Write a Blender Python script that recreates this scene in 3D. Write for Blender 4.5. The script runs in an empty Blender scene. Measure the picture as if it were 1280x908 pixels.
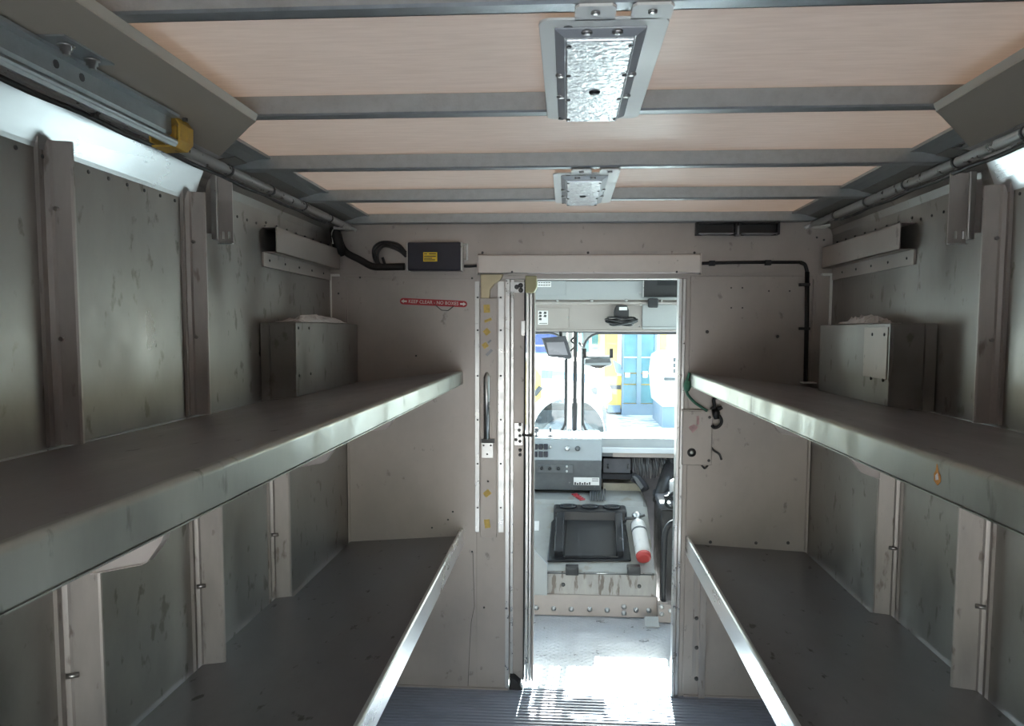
import bpy, math, random
from mathutils import Vector, Matrix
random.seed(7)
S = bpy.context.scene
COL = S.collection

# ---------------------------------------------------------------- camera
F, CX, CY, H = 940.0, 647.0, 484.0, 1.68          # focal length and principal point in pixels of 1280x908
YAW, PITCH, ROLL = math.atan2(62, F), -math.atan2(70, F), math.radians(0.2)
_fw = Vector((-math.sin(YAW) * math.cos(PITCH), math.cos(YAW) * math.cos(PITCH), math.sin(PITCH)))
_r = Vector((math.cos(YAW), math.sin(YAW), 0)); _u = _r.cross(_fw)
RT = _r * math.cos(ROLL) + _u * math.sin(ROLL); UP = _u * math.cos(ROLL) - _r * math.sin(ROLL)
CAM = Vector((0, 0, H))
cd = bpy.data.cameras.new('camera'); cam = bpy.data.objects.new('camera', cd); COL.objects.link(cam)
cd.sensor_width = 36; cd.lens = F * 36 / 1280; cd.shift_x = -(CX - 640) / 1280; cd.shift_y = (CY - 454) / 1280
cd.clip_start = 0.02; cd.clip_end = 300
cam.matrix_world = Matrix(((RT.x, UP.x, -_fw.x, 0), (RT.y, UP.y, -_fw.y, 0), (RT.z, UP.z, -_fw.z, H), (0, 0, 0, 1)))
S.camera = cam
def ray(px, py): return RT * ((px - CX) / F) - UP * ((py - CY) / F) + _fw
def onY(px, py, Y): d = ray(px, py); return CAM + d * (Y / d.y)
def onX(px, py, X): d = ray(px, py); return CAM + d * (X / d.x)
def onZ(px, py, Z): d = ray(px, py); return CAM + d * ((Z - H) / d.z)

# ---------------------------------------------------------------- world, sun, exposure
W = bpy.data.worlds.new('sky'); S.world = W; W.use_nodes = True
wn = W.node_tree.nodes; wl = W.node_tree.links
bg = wn['Background']; sky = wn.new('ShaderNodeTexSky')
sky.sky_type = 'NISHITA'; sky.sun_disc = False; sky.sun_elevation = math.radians(37); sky.sun_rotation = math.radians(6)
sky.air_density = 1.3; sky.dust_density = 2.5
hz = wn.new('ShaderNodeMix'); hz.data_type = 'RGBA'; hz.inputs[0].default_value = .55; hz.inputs[7].default_value = (2.7, 2.52, 2.32, 1)
wl.new(sky.outputs[0], hz.inputs[6]); wl.new(hz.outputs[2], bg.inputs[0]); bg.inputs[1].default_value = 0.42
sd = bpy.data.lights.new('sun_offscreen', 'SUN'); sun = bpy.data.objects.new('sun_offscreen', sd); COL.objects.link(sun)
sd.energy = 12; sd.angle = math.radians(0.6); sd.color = (1, .95, .88)
sun.rotation_euler = Vector((-.06, -1, -.73)).to_track_quat('-Z', 'Y').to_euler()
sun.location = (2, 14, 10)
vs = S.view_settings; vs.view_transform = 'Standard'; vs.look = 'None'; vs.gamma = 1; vs.use_curve_mapping = False
vs.exposure = 2.33

# ---------------------------------------------------------------- materials
MATS = {}
def mat(name, col, rough=.5, metal=0.0, var=.12, scale=6, stretch=(1, 1, 1), bump=0.0, bscale=60, spots=None, rvar=.12, coat=0, trans=0, emit=0):
    m = bpy.data.materials.new(name); m.use_nodes = True; MATS[name] = m
    n = m.node_tree.nodes; l = m.node_tree.links; b = n['Principled BSDF']
    tc = n.new('ShaderNodeTexCoord'); mp = n.new('ShaderNodeMapping'); mp.inputs['Scale'].default_value = stretch
    geo = n.new('ShaderNodeNewGeometry'); l.new(geo.outputs['Position'], mp.inputs[0])
    ns = n.new('ShaderNodeTexNoise'); ns.inputs['Scale'].default_value = scale; ns.inputs['Detail'].default_value = 5; ns.inputs['Roughness'].default_value = .62
    l.new(mp.outputs[0], ns.inputs['Vector'])
    mr = n.new('ShaderNodeMapRange'); mr.inputs[1].default_value = .25; mr.inputs[2].default_value = .75
    mr.inputs[3].default_value = 1 - var; mr.inputs[4].default_value = 1 + var; l.new(ns.outputs[0], mr.inputs[0])
    mx = n.new('ShaderNodeVectorMath'); mx.operation = 'SCALE'; mx.inputs[0].default_value = col[:3]; l.new(mr.outputs[0], mx.inputs['Scale'])
    out = mx.outputs[0]
    if spots:                                     # (scale, threshold, colour): dirt specks and worn marks
        sp = n.new('ShaderNodeTexNoise'); sp.inputs['Scale'].default_value = spots[0]; sp.inputs['Detail'].default_value = 6
        l.new(mp.outputs[0], sp.inputs['Vector'])
        rp = n.new('ShaderNodeMapRange'); rp.inputs[1].default_value = spots[1]; rp.inputs[2].default_value = spots[1] + .07; l.new(sp.outputs[0], rp.inputs[0])
        mm = n.new('ShaderNodeMix'); mm.data_type = 'RGBA'; mm.inputs[7].default_value = (*spots[2], 1)
        l.new(out, mm.inputs[6]); l.new(rp.outputs[0], mm.inputs[0]); out = mm.outputs[2]
    l.new(out, b.inputs['Base Color'])
    rr = n.new('ShaderNodeMapRange'); rr.inputs[1].default_value = .3; rr.inputs[2].default_value = .7
    rr.inputs[3].default_value = max(.03, rough - rvar); rr.inputs[4].default_value = min(1, rough + rvar); l.new(ns.outputs[0], rr.inputs[0])
    l.new(rr.outputs[0], b.inputs['Roughness'])
    b.inputs['Metallic'].default_value = metal
    if coat: b.inputs['Coat Weight'].default_value = coat
    if bump:
        bn = n.new('ShaderNodeTexNoise'); bn.inputs['Scale'].default_value = bscale; bn.inputs['Detail'].default_value = 3; l.new(mp.outputs[0], bn.inputs['Vector'])
        bp = n.new('ShaderNodeBump'); bp.inputs['Strength'].default_value = bump; bp.inputs['Distance'].default_value = .004
        l.new(bn.outputs[0], bp.inputs['Height']); l.new(bp.outputs[0], b.inputs['Normal'])
    return m
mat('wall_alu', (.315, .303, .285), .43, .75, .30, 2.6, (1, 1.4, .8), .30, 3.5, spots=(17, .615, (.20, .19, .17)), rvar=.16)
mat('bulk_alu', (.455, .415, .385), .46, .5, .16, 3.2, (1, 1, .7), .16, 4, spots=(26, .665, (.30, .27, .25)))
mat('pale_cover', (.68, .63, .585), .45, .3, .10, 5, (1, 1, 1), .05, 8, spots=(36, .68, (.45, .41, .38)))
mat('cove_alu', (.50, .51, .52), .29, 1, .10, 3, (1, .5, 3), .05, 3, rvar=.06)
mat('rib_alu', (.43, .40, .38), .46, .5, .20, 10, (1, 1, .3), .05, 12, spots=(34, .63, (.25, .22, .20)))
mat('shelf_deck', (.27, .26, .265), .40, .5, .25, 5, (1, .5, 1), .10, 6, spots=(30, .66, (.10, .09, .085)))
mat('flange_alu', (.37, .39, .36), .42, .65, .20, 9, (1, 1, .35), .06, 20, spots=(30, .62, (.24, .26, .23)))
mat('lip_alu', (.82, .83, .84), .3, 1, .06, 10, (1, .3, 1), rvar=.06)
mat('galv', (.42, .45, .46), .48, .8, .14, 40, (1, 1, 1), .12, 160)
mat('rail_dark', (.28, .29, .30), .5, .8, .12, 14)
mat('beige_sheet', (.42, .38, .32), .55, .1, .05, 3)
mat('bracket_pale', (.60, .55, .54), .5, .2, .06, 10)
mat('steel', (.62, .62, .61), .35, .95, .08, 30)
mat('bolt', (.45, .44, .43), .35, .95, .1, 60)
mat('dark_bolt', (.10, .10, .10), .5, .5, .1, 60)
mat('white_paint', (.86, .88, .85), .4, 0, .04, 8, spots=(40, .74, (.6, .6, .56)))
mat('lamp_bezel', (.42, .44, .47), .42, .2, .05, 20)
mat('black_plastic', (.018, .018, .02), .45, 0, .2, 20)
mat('black_gloss', (.02, .021, .024), .22, 0, .2, 10, rvar=.08)
mat('navy_plastic', (.022, .022, .035), .45, 0, .15, 20)
mat('cable_black', (.012, .012, .013), .5, 0, .2, 30)
mat('rubber', (.03, .03, .032), .7, 0, .2, 20)
mat('yellow_bumper', (.55, .34, .05), .5, 0, .25, 30, spots=(40, .62, (.25, .14, .03)))
mat('label_yellow', (.85, .62, .05), .5, 0, .05, 30)
mat('sticker_yellow', (.72, .52, .14), .55, 0, .2, 60)
mat('sticker_white', (.78, .76, .74), .5, 0, .04, 30)
mat('sticker_red', (.42, .035, .045), .45, 0, .15, 60)
mat('sticker_pink', (.55, .36, .36), .6, 0, .2, 60)
mat('print_dark', (.05, .05, .05), .6, 0, .05, 10)
mat('print_white', (.8, .74, .7), .6, 0, .05, 10)
mat('olive_plastic', (.47, .44, .25), .5, 0, .08, 12)
mat('cream_plastic', (.72, .62, .40), .5, 0, .06, 12)
mat('bag_plastic', (.62, .58, .56), .35, 0, .08, 20)
mat('cab_paint', (.36, .32, .295), .5, 0, .05, 5)
mat('cab_grey', (.34, .35, .35), .45, .1, .05, 5)
mat('dash_light', (.36, .39, .41), .5, 0, .06, 8)
mat('dash_dark', (.12, .125, .13), .6, 0, .22, 14, bump=.1, spots=(20, .66, (.26, .26, .27)))
mat('dash_top', (.60, .62, .64), .5, 0, .05, 6)
mat('engine_cover', (.34, .34, .325), .55, .1, .14, 7, spots=(9, .58, (.30, .28, .24)))
mat('stained_panel', (.36, .34, .32), .6, .1, .2, 26, (1, 1, .22), 0, spots=(34, .56, (.17, .14, .12)))
mat('strip_paint', (.38, .33, .305), .5, .2, .08, 10)
mat('diamond_plate', (.52, .55, .60), .36, .5, .1, 8)
mat('cargo_floor', (.36, .39, .46), .40, .25, .16, 9, (.5, 1, 1), 0, rvar=.08, spots=(12, .66, (.30, .32, .36)))
mat('dark_void', (.03, .03, .035), .7, 0, .3, 14)
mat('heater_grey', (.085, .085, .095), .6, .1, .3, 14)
mat('hose_grey', (.12, .12, .125), .55, 0, .2, 40)
mat('tan_dirt', (.42, .38, .30), .8, 0, .2, 20)
mat('red_paint', (.42, .05, .045), .45, 0, .08, 20)
mat('extinguisher_white', (.62, .60, .58), .35, 0, .05, 20)
mat('screen_grey', (.30, .285, .31), .3, 0, .05, 8)
mat('orange_rust', (.55, .25, .06), .8, 0, .3, 60)
mat('green_tape', (.04, .16, .10), .5, 0, .2, 60)
mat('bus_yellow', (.80, .52, .10), .4, 0, .04, 3)
mat('bus_white', (.70, .69, .65), .4, 0, .04, 3)
mat('bus_glass', (.07, .20, .25), .12, 0, .35, 2.2, rvar=.05)
mat('bus_frame', (.16, .23, .30), .4, .1, .06, 3)
mat('tyre', (.06, .075, .09), .75, 0, .2, 10)
mat('blue_truck', (.008, .03, .14), .35, 0, .2, 4)
mat('vent_dark', (.05, .055, .06), .6, 0, .1, 10)
mat('gravel', (.46, .48, .48), .9, 0, .3, 5, bump=.8, bscale=16, spots=(3.2, .52, (.24, .30, .32)))
mat('body_white', (.8, .8, .78), .4, 0, .03, 3)

# ridged and chequered floors: fine relief on the metal
def diamond(m):
    n = m.node_tree.nodes; l = m.node_tree.links; b = n['Principled BSDF']
    geo = n.new('ShaderNodeNewGeometry'); mp = n.new('ShaderNodeMapping'); mp.inputs['Rotation'].default_value = (0, 0, math.radians(45)); mp.inputs['Scale'].default_value = (34, 34, 34)
    l.new(geo.outputs['Position'], mp.inputs[0])
    ck = n.new('ShaderNodeTexVoronoi'); ck.inputs['Scale'].default_value = 1; ck.inputs['Randomness'].default_value = .12; l.new(mp.outputs[0], ck.inputs['Vector'])
    r = n.new('ShaderNodeMapRange'); r.inputs[1].default_value = .22; r.inputs[2].default_value = .34; r.inputs[3].default_value = 1; r.inputs[4].default_value = 0; l.new(ck.outputs['Distance'], r.inputs[0])
    bp = n.new('ShaderNodeBump'); bp.inputs['Strength'].default_value = .9; bp.inputs['Distance'].default_value = .004; l.new(r.outputs[0], bp.inputs['Height']); l.new(bp.outputs[0], b.inputs['Normal'])
diamond(MATS['diamond_plate'])

# translucent fibreglass roof skin: daylight comes through it
def fibreglass():
    m = bpy.data.materials.new('roof_fibreglass'); m.use_nodes = True; MATS['roof_fibreglass'] = m
    n = m.node_tree.nodes; l = m.node_tree.links; n.remove(n['Principled BSDF']); o = n['Material Output']
    geo = n.new('ShaderNodeNewGeometry'); mp = n.new('ShaderNodeMapping'); mp.inputs['Scale'].default_value = (1, 9, 1); mp.inputs['Rotation'].default_value = (0, 0, .5); l.new(geo.outputs['Position'], mp.inputs[0])
    ns = n.new('ShaderNodeTexNoise'); ns.inputs['Scale'].default_value = 12; ns.inputs['Detail'].default_value = 6; l.new(mp.outputs[0], ns.inputs['Vector'])
    cr = n.new('ShaderNodeValToRGB'); cr.color_ramp.elements[0].position = .3; cr.color_ramp.elements[0].color = (.80, .76, .71, 1); cr.color_ramp.elements[1].position = .7; cr.color_ramp.elements[1].color = (.90, .86, .81, 1)
    l.new(ns.outputs[0], cr.inputs[0])
    d = n.new('ShaderNodeBsdfDiffuse'); t = n.new('ShaderNodeBsdfTranslucent'); mx = n.new('ShaderNodeMixShader')
    l.new(cr.outputs[0], d.inputs[0]); t.inputs[0].default_value = (.95, .81, .71, 1)
    mx.inputs[0].default_value = .08; l.new(d.outputs[0], mx.inputs[1]); l.new(t.outputs[0], mx.inputs[2])
    g = n.new('ShaderNodeBsdfGlossy'); g.inputs['Roughness'].default_value = .35; g.inputs[0].default_value = (.9, .9, .9, 1)
    m2 = n.new('ShaderNodeMixShader'); m2.inputs[0].default_value = .08; l.new(mx.outputs[0], m2.inputs[1]); l.new(g.outputs[0], m2.inputs[2])
    l.new(m2.outputs[0], o.inputs[0])
fibreglass()
def glass(name, tint, refl):
    m = bpy.data.materials.new(name); m.use_nodes = True; MATS[name] = m
    n = m.node_tree.nodes; l = m.node_tree.links; n.remove(n['Principled BSDF'])
    t = n.new('ShaderNodeBsdfTransparent'); t.inputs[0].default_value = (*tint, 1); g = n.new('ShaderNodeBsdfGlossy'); g.inputs['Roughness'].default_value = .02
    mx = n.new('ShaderNodeMixShader'); mx.inputs[0].default_value = refl; l.new(t.outputs[0], mx.inputs[1]); l.new(g.outputs[0], mx.inputs[2]); l.new(mx.outputs[0], n['Material Output'].inputs[0])
glass('windscreen_glass', (.86, .95, .97), .05)
def lens_mat():
    m = mat('lamp_lens', (.72, .75, .77), .18, .35, .08, 40, bump=.5, bscale=70); return m
lens_mat()

# ---------------------------------------------------------------- mesh helpers
WLOC = {}
class MB:
    def __init__(s): s.v = []; s.f = []; s.sm = []
    def add(s, vs_, fs, smooth=False):
        k = len(s.v); s.v += [Vector(p) for p in vs_]
        for f in fs: s.f.append([i + k for i in f]); s.sm.append(smooth)
        return s
    def box(s, x0, x1, y0, y1, z0, z1):
        x0, x1 = min(x0, x1), max(x0, x1); y0, y1 = min(y0, y1), max(y0, y1); z0, z1 = min(z0, z1), max(z0, z1)
        return s.add([(x, y, z) for z in (z0, z1) for y in (y0, y1) for x in (x0, x1)],
                     [(0, 2, 3, 1), (4, 5, 7, 6), (0, 1, 5, 4), (2, 6, 7, 3), (0, 4, 6, 2), (1, 3, 7, 5)])
    def prism(s, poly, axis, a, b, smooth=False):
        """poly: 2-D outline; axis 'X','Y' or 'Z' is the extrusion direction"""
        n = len(poly)
        mk = {'X': lambda p, t: (t, p[0], p[1]), 'Y': lambda p, t: (p[0], t, p[1]), 'Z': lambda p, t: (p[0], p[1], t)}[axis]
        area = sum(poly[i][0] * poly[(i + 1) % n][1] - poly[(i + 1) % n][0] * poly[i][1] for i in range(n))
        if (area < 0) != (axis == 'Y'): poly = poly[::-1]
        lo, hi = min(a, b), max(a, b)
        vv = [mk(p, lo) for p in poly] + [mk(p, hi) for p in poly]
        s.add(vv, [tuple(range(n))[::-1], tuple(range(n, 2 * n))])
        k = len(s.v) - 2 * n
        for i in range(n):
            j = (i + 1) % n; s.f.append([k + i, k + j, k + n + j, k + n + i]); s.sm.append(smooth)
        return s
    def sheet(s, pts, t, axis, a, b):
        """a folded sheet: open 2-D polyline with thickness t, extruded"""
        P = [Vector(p) for p in pts]; nn = []
        for i in range(len(P)):
            d = (P[min(i + 1, len(P) - 1)] - P[max(i - 1, 0)]).normalized(); nn.append(Vector((-d.y, d.x)))
        return s.prism([tuple(p) for p in P] + [tuple(P[i] + nn[i] * t) for i in range(len(P) - 1, -1, -1)], axis, a, b)
    def tube(s, path, r, n=8, caps=True):
        P = [Vector(p) for p in path]; k0 = len(s.v); prev = None
        for i, p in enumerate(P):
            d = (P[min(i + 1, len(P) - 1)] - P[max(i - 1, 0)]).normalized()
            if prev is None: a = d.orthogonal().normalized()
            else: a = (prev - d * prev.dot(d)).normalized()
            prev = a; b = d.cross(a); rr = r[i] if isinstance(r, (list, tuple)) else r
            for k in range(n):
                t = 2 * math.pi * k / n; s.v.append(p + (a * math.cos(t) + b * math.sin(t)) * rr)
        for i in range(len(P) - 1):
            for k in range(n):
                q = (k + 1) % n; s.f.append([k0 + i * n + k, k0 + i * n + q, k0 + (i + 1) * n + q, k0 + (i + 1) * n + k]); s.sm.append(True)
        if caps:
            s.f.append([k0 + k for k in range(n)][::-1]); s.sm.append(False)
            e = k0 + (len(P) - 1) * n; s.f.append([e + k for k in range(n)]); s.sm.append(False)
        return s
    def rivet(s, p, nrm, r=.006, h=.003, n=8):
        nrm = Vector(nrm).normalized(); p = Vector(p)
        return s.tube([p - nrm * .002, p + nrm * h * .6, p + nrm * h], [r, r * .9, r * .45], n)
    def lathe(s, p, axis, prof, n=20):
        p = Vector(p); ax = Vector(axis).normalized()
        return s.tube([p + ax * t for t, _ in prof], [max(r, 1e-4) for _, r in prof], n)
    def build(s, name, m, parent=None, bevel=0, kind=None):
        me = bpy.data.meshes.new(name)
        xs = [min(v[i] for v in s.v) for i in range(3)]; xe = [max(v[i] for v in s.v) for i in range(3)]
        org = Vector(((xs[0] + xe[0]) / 2, (xs[1] + xe[1]) / 2, xs[2]))
        me.from_pydata([tuple(v - org) for v in s.v], [], s.f); me.polygons.foreach_set('use_smooth', s.sm); me.update()
        me.materials.append(MATS[m])
        o = bpy.data.objects.new(name, me); COL.objects.link(o); WLOC[o] = org
        if parent: o.parent = parent; o.location = org - WLOC[parent]
        else: o.location = org
        if bevel:
            b = o.modifiers.new('bevel', 'BEVEL'); b.width = bevel; b.segments = 2; b.limit_method = 'ANGLE'; b.angle_limit = math.radians(40)
        if kind: o['kind'] = kind
        return o
def holed_plate(xs, zs, y0, y1, holes):
    """plate on a grid of x and z lines; the cells in holes are left open"""
    mb = MB(); V = {}; xs, zs = sorted(xs), sorted(zs)
    def v(i, j, k):
        if (i, j, k) not in V: V[i, j, k] = len(mb.v); mb.v.append(Vector((xs[i], y1 if k else y0, zs[j])))
        return V[i, j, k]
    full = lambda i, j: 0 <= i < len(xs) - 1 and 0 <= j < len(zs) - 1 and (i, j) not in holes
    F_ = []
    for i in range(len(xs) - 1):
        for j in range(len(zs) - 1):
            if not full(i, j): continue
            F_ += [[v(i, j, 0), v(i + 1, j, 0), v(i + 1, j + 1, 0), v(i, j + 1, 0)], [v(i, j, 1), v(i, j + 1, 1), v(i + 1, j + 1, 1), v(i + 1, j, 1)]]
            if not full(i - 1, j): F_.append([v(i, j, 0), v(i, j + 1, 0), v(i, j + 1, 1), v(i, j, 1)])
            if not full(i + 1, j): F_.append([v(i + 1, j, 0), v(i + 1, j, 1), v(i + 1, j + 1, 1), v(i + 1, j + 1, 0)])
            if not full(i, j - 1): F_.append([v(i, j, 0), v(i, j, 1), v(i + 1, j, 1), v(i + 1, j, 0)])
            if not full(i, j + 1): F_.append([v(i, j + 1, 0), v(i + 1, j + 1, 0), v(i + 1, j + 1, 1), v(i, j + 1, 1)])
    mb.f = F_; mb.sm = [False] * len(F_); return mb
def thing(name, label, cat, loc, group=None):
    o = bpy.data.objects.new(name, None); o.empty_display_size = .05; COL.objects.link(o); o.location = loc; WLOC[o] = Vector(loc)
    return tag(o, label, cat, group)
def tag(o, label, cat, group=None):
    o['label'] = label; o['category'] = cat
    if group: o['group'] = group
    return o
def struct(o): o['kind'] = 'structure'; return o
def text(name, body, size, loc, right, up, m, parent, ext=.0004, align='CENTER', width=None):
    c = bpy.data.curves.new(name, 'FONT'); c.body = body; c.size = size; c.align_x = align; c.align_y = 'CENTER'; c.extrude = ext; c.resolution_u = 2
    t = bpy.data.objects.new(name, c); COL.objects.link(t)
    dg = bpy.context.evaluated_depsgraph_get(); me = bpy.data.meshes.new_from_object(t.evaluated_get(dg)); bpy.data.objects.remove(t)
    R = Vector(right).normalized(); U = Vector(up).normalized(); N = R.cross(U)
    k = 1.0
    if width:
        w = max(v.co.x for v in me.vertices) - min(v.co.x for v in me.vertices); k = width / w
    for v in me.vertices: v.co = R * (v.co.x * k) + U * v.co.y + N * v.co.z
    me.materials.clear(); me.materials.append(MATS[m])
    o = bpy.data.objects.new(name, me); COL.objects.link(o); o.parent = parent; o.location = Vector(loc) - WLOC[parent]; WLOC[o] = Vector(loc)
    return o
def arc(cx, cz, r, a0, a1, n):
    return [(cx + r * math.cos(math.radians(a0 + (a1 - a0) * i / n)), cz + r * math.sin(math.radians(a0 + (a1 - a0) * i / n))) for i in range(n + 1)]
def bez(pts, n=8):
    """smooth path through points (Catmull-Rom)"""
    P = [Vector(p) for p in pts]; P = [P[0] * 2 - P[1]] + P + [P[-1] * 2 - P[-2]]; out = []
    for i in range(1, len(P) - 2):
        for k in range(n):
            t = k / n
            out.append(.5 * ((2 * P[i]) + (P[i + 1] - P[i - 1]) * t + (2 * P[i - 1] - 5 * P[i] + 4 * P[i + 1] - P[i + 2]) * t * t + (3 * P[i] - P[i - 1] - 3 * P[i + 1] + P[i + 2]) * t ** 3))
    return out + [P[-2]]

# ---------------------------------------------------------------- main dimensions (metres)
XC, HW = .035, 1.12                  # centre line of the van, half width inside
YB, YR = 3.40, -.95                  # bulkhead, rear sill
ZC, ZB = 2.20, 2.155                 # roof skin, underside of the roof bows
RIBS = (-.22, .35, .92, 1.49, 2.066, 2.625)
SIDES = (('left', -1), ('right', 1))
def sx(s, d): return XC + s * (HW - d)        # d metres in from that side's wall

# ---------------------------------------------------------------- cargo floor with cross ridges
m = MB(); m.box(sx(-1, 0), sx(1, 0), YR, 1.2, -.06, 0)
pts = [(1.2, 0)]; y = 1.2
while y < YB + .02:
    pts += [(y + .004, .004), (y + .013, .004), (y + .017, 0), (y + .026, 0)]; y += .026
m.prism(pts + [(y, -.06), (1.2, -.06)], 'X', sx(-1, 0), sx(1, 0))
floor = struct(m.build('floor', 'cargo_floor'))

# ---------------------------------------------------------------- side walls
walls = {}
for nm, s in SIDES:
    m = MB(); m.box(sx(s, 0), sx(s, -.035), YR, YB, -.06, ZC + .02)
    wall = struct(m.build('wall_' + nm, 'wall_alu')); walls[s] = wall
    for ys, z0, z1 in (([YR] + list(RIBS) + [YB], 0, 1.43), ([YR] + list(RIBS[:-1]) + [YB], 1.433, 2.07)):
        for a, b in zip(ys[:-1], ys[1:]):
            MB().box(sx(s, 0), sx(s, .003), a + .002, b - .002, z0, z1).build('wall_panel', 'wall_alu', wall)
    for y in RIBS:
        for dp, z0, z1 in ((.078, .0, 1.425), (.052, 1.435, 2.07)):
            if y > 2.4 and z0 > 1: continue
            if y > 2.4: dp = .070
            prof = [(.0, -.004), (.012, -.004), (.012, -.001), (.004, .0), (.004, .022), (.014, .026), (.018, .031), (dp - .004, .040), (dp, .043), (dp, .049), (.0, .049)]
            MB().prism([(sx(s, d), y + q) for d, q in prof], 'Z', z0, z1).build('wall_rib', 'rib_alu', wall)
        m = MB()
        for z in (1.66, 1.93) if y < 2.4 else ():
            m.tube([(sx(s, .022), y + .036, z), (sx(s, .022), y + .026, z)], .005, 8)
        m.tube([(sx(s, .030), y + .030, .93), (sx(s, .008), y + .018, .93)], .006, 8)
        m.build('rib_bolts', 'bolt', wall, kind='stuff')
    # lining sheet in the last lower bay, flush with the rib edge
    MB().box(sx(s, .004), sx(s, .070), RIBS[-1] + .050, YB - .002, .55, 1.43).build('lower_lining_panel', 'wall_alu', wall, bevel=.002)
    # coved cornice sheet above the walls: shiny near length, flatter far length
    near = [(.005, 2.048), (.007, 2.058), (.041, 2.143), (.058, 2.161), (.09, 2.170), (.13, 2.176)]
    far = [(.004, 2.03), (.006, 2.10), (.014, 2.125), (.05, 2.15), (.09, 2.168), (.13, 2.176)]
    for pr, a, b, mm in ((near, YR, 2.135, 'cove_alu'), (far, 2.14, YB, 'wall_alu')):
        n = len(pr); m = MB()
        m.prism([(sx(s, d), z) for d, z in pr] + [(sx(s, max(d - .004, 0)), z + .005) for d, z in pr[::-1]], 'Y', a, b)
        o = m.build('cornice_panel', mm, wall)
        r = MB(); y = a + .06
        while y < b - .03:
            if mm == 'wall_alu': r.rivet((sx(s, .006), y, 2.05), (-s, 0, 0), .005, .002)
            else: r.rivet((sx(s, .004), y, 2.035), (-s, 0, 0), .005, .002)
            y += .075
        r.build('cornice_rivets', 'dark_bolt', wall, kind='stuff')
    # roof side rail plate and its thin strip
    MB().prism([(sx(s, .10), 2.171), (sx(s, .165), 2.186), (sx(s, .165), 2.192), (sx(s, .09), 2.178)], 'Y', YR, YB).build('roof_side_rail', 'galv', wall)
    MB().box(sx(s, .165), sx(s, .20), YR, YB, 2.186, 2.194).build('roof_side_strip', 'galv', wall)

# ---------------------------------------------------------------- roof: skin and bows
m = MB(); m.box(sx(-1, -.035), sx(1, -.035), YR, YB, ZC, ZC + .004)
ceiling = struct(m.build('ceiling', 'roof_fibreglass'))
BOWS = (-.50, .06, .62, 1.16, 1.70, 2.255, 2.80, 3.372)
for y in BOWS:
    last = y > 3.3
    m = MB(); x0, x1 = sx(-1, .12), sx(1, .12)
    # Z section: top flange, web facing the rear, bottom flange with a return lip
    m.prism([(y - .030, ZB + .004), (y - .026, ZB), (y + .004, ZB), (y + .004, ZB + .003), (y - .026, ZB + .004), (y - .027, ZC - .006), (y - .005, ZC - .004), (y - .005, ZC - .001), (y - .030, ZC - .003)], 'X', x0, x1)
    m.box(x0, x1, y + .001, y + .004, ZB, ZB + .010)
    m.build('roof_bow', 'galv', ceiling)
    for s in (-1, 1):
        MB().prism([(sx(s, .12), ZB + .002), (sx(s, .075), ZB + .010), (sx(s, .075), ZB + .020), (sx(s, .12), ZC - .004)], 'Y', y - .03, y + .003).build('bow_end_bracket', 'galv', ceiling)

# ---------------------------------------------------------------- rear wall behind the camera: roll-up door raised part of the way
ZO = 1.5  # unseen door opening, its height set to let fill daylight in
m = MB(); m.box(sx(-1, -.035), sx(-1, .32), YR - .03, YR, -.06, ZC + .02); m.box(sx(1, .32), sx(1, -.035), YR - .03, YR, -.06, ZC + .02); m.box(sx(-1, .32), sx(1, .32), YR - .03, YR, ZO, ZC + .02)
wr = struct(m.build('wall_rear', 'bulk_alu'))
for k in range(4): MB().box(sx(-1, .30), sx(1, .30), YR, YR + .012, ZO + .004 + k * .2, ZO + .2 + k * .2).build('door_slat', 'bulk_alu', wr, bevel=.003)

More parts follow.
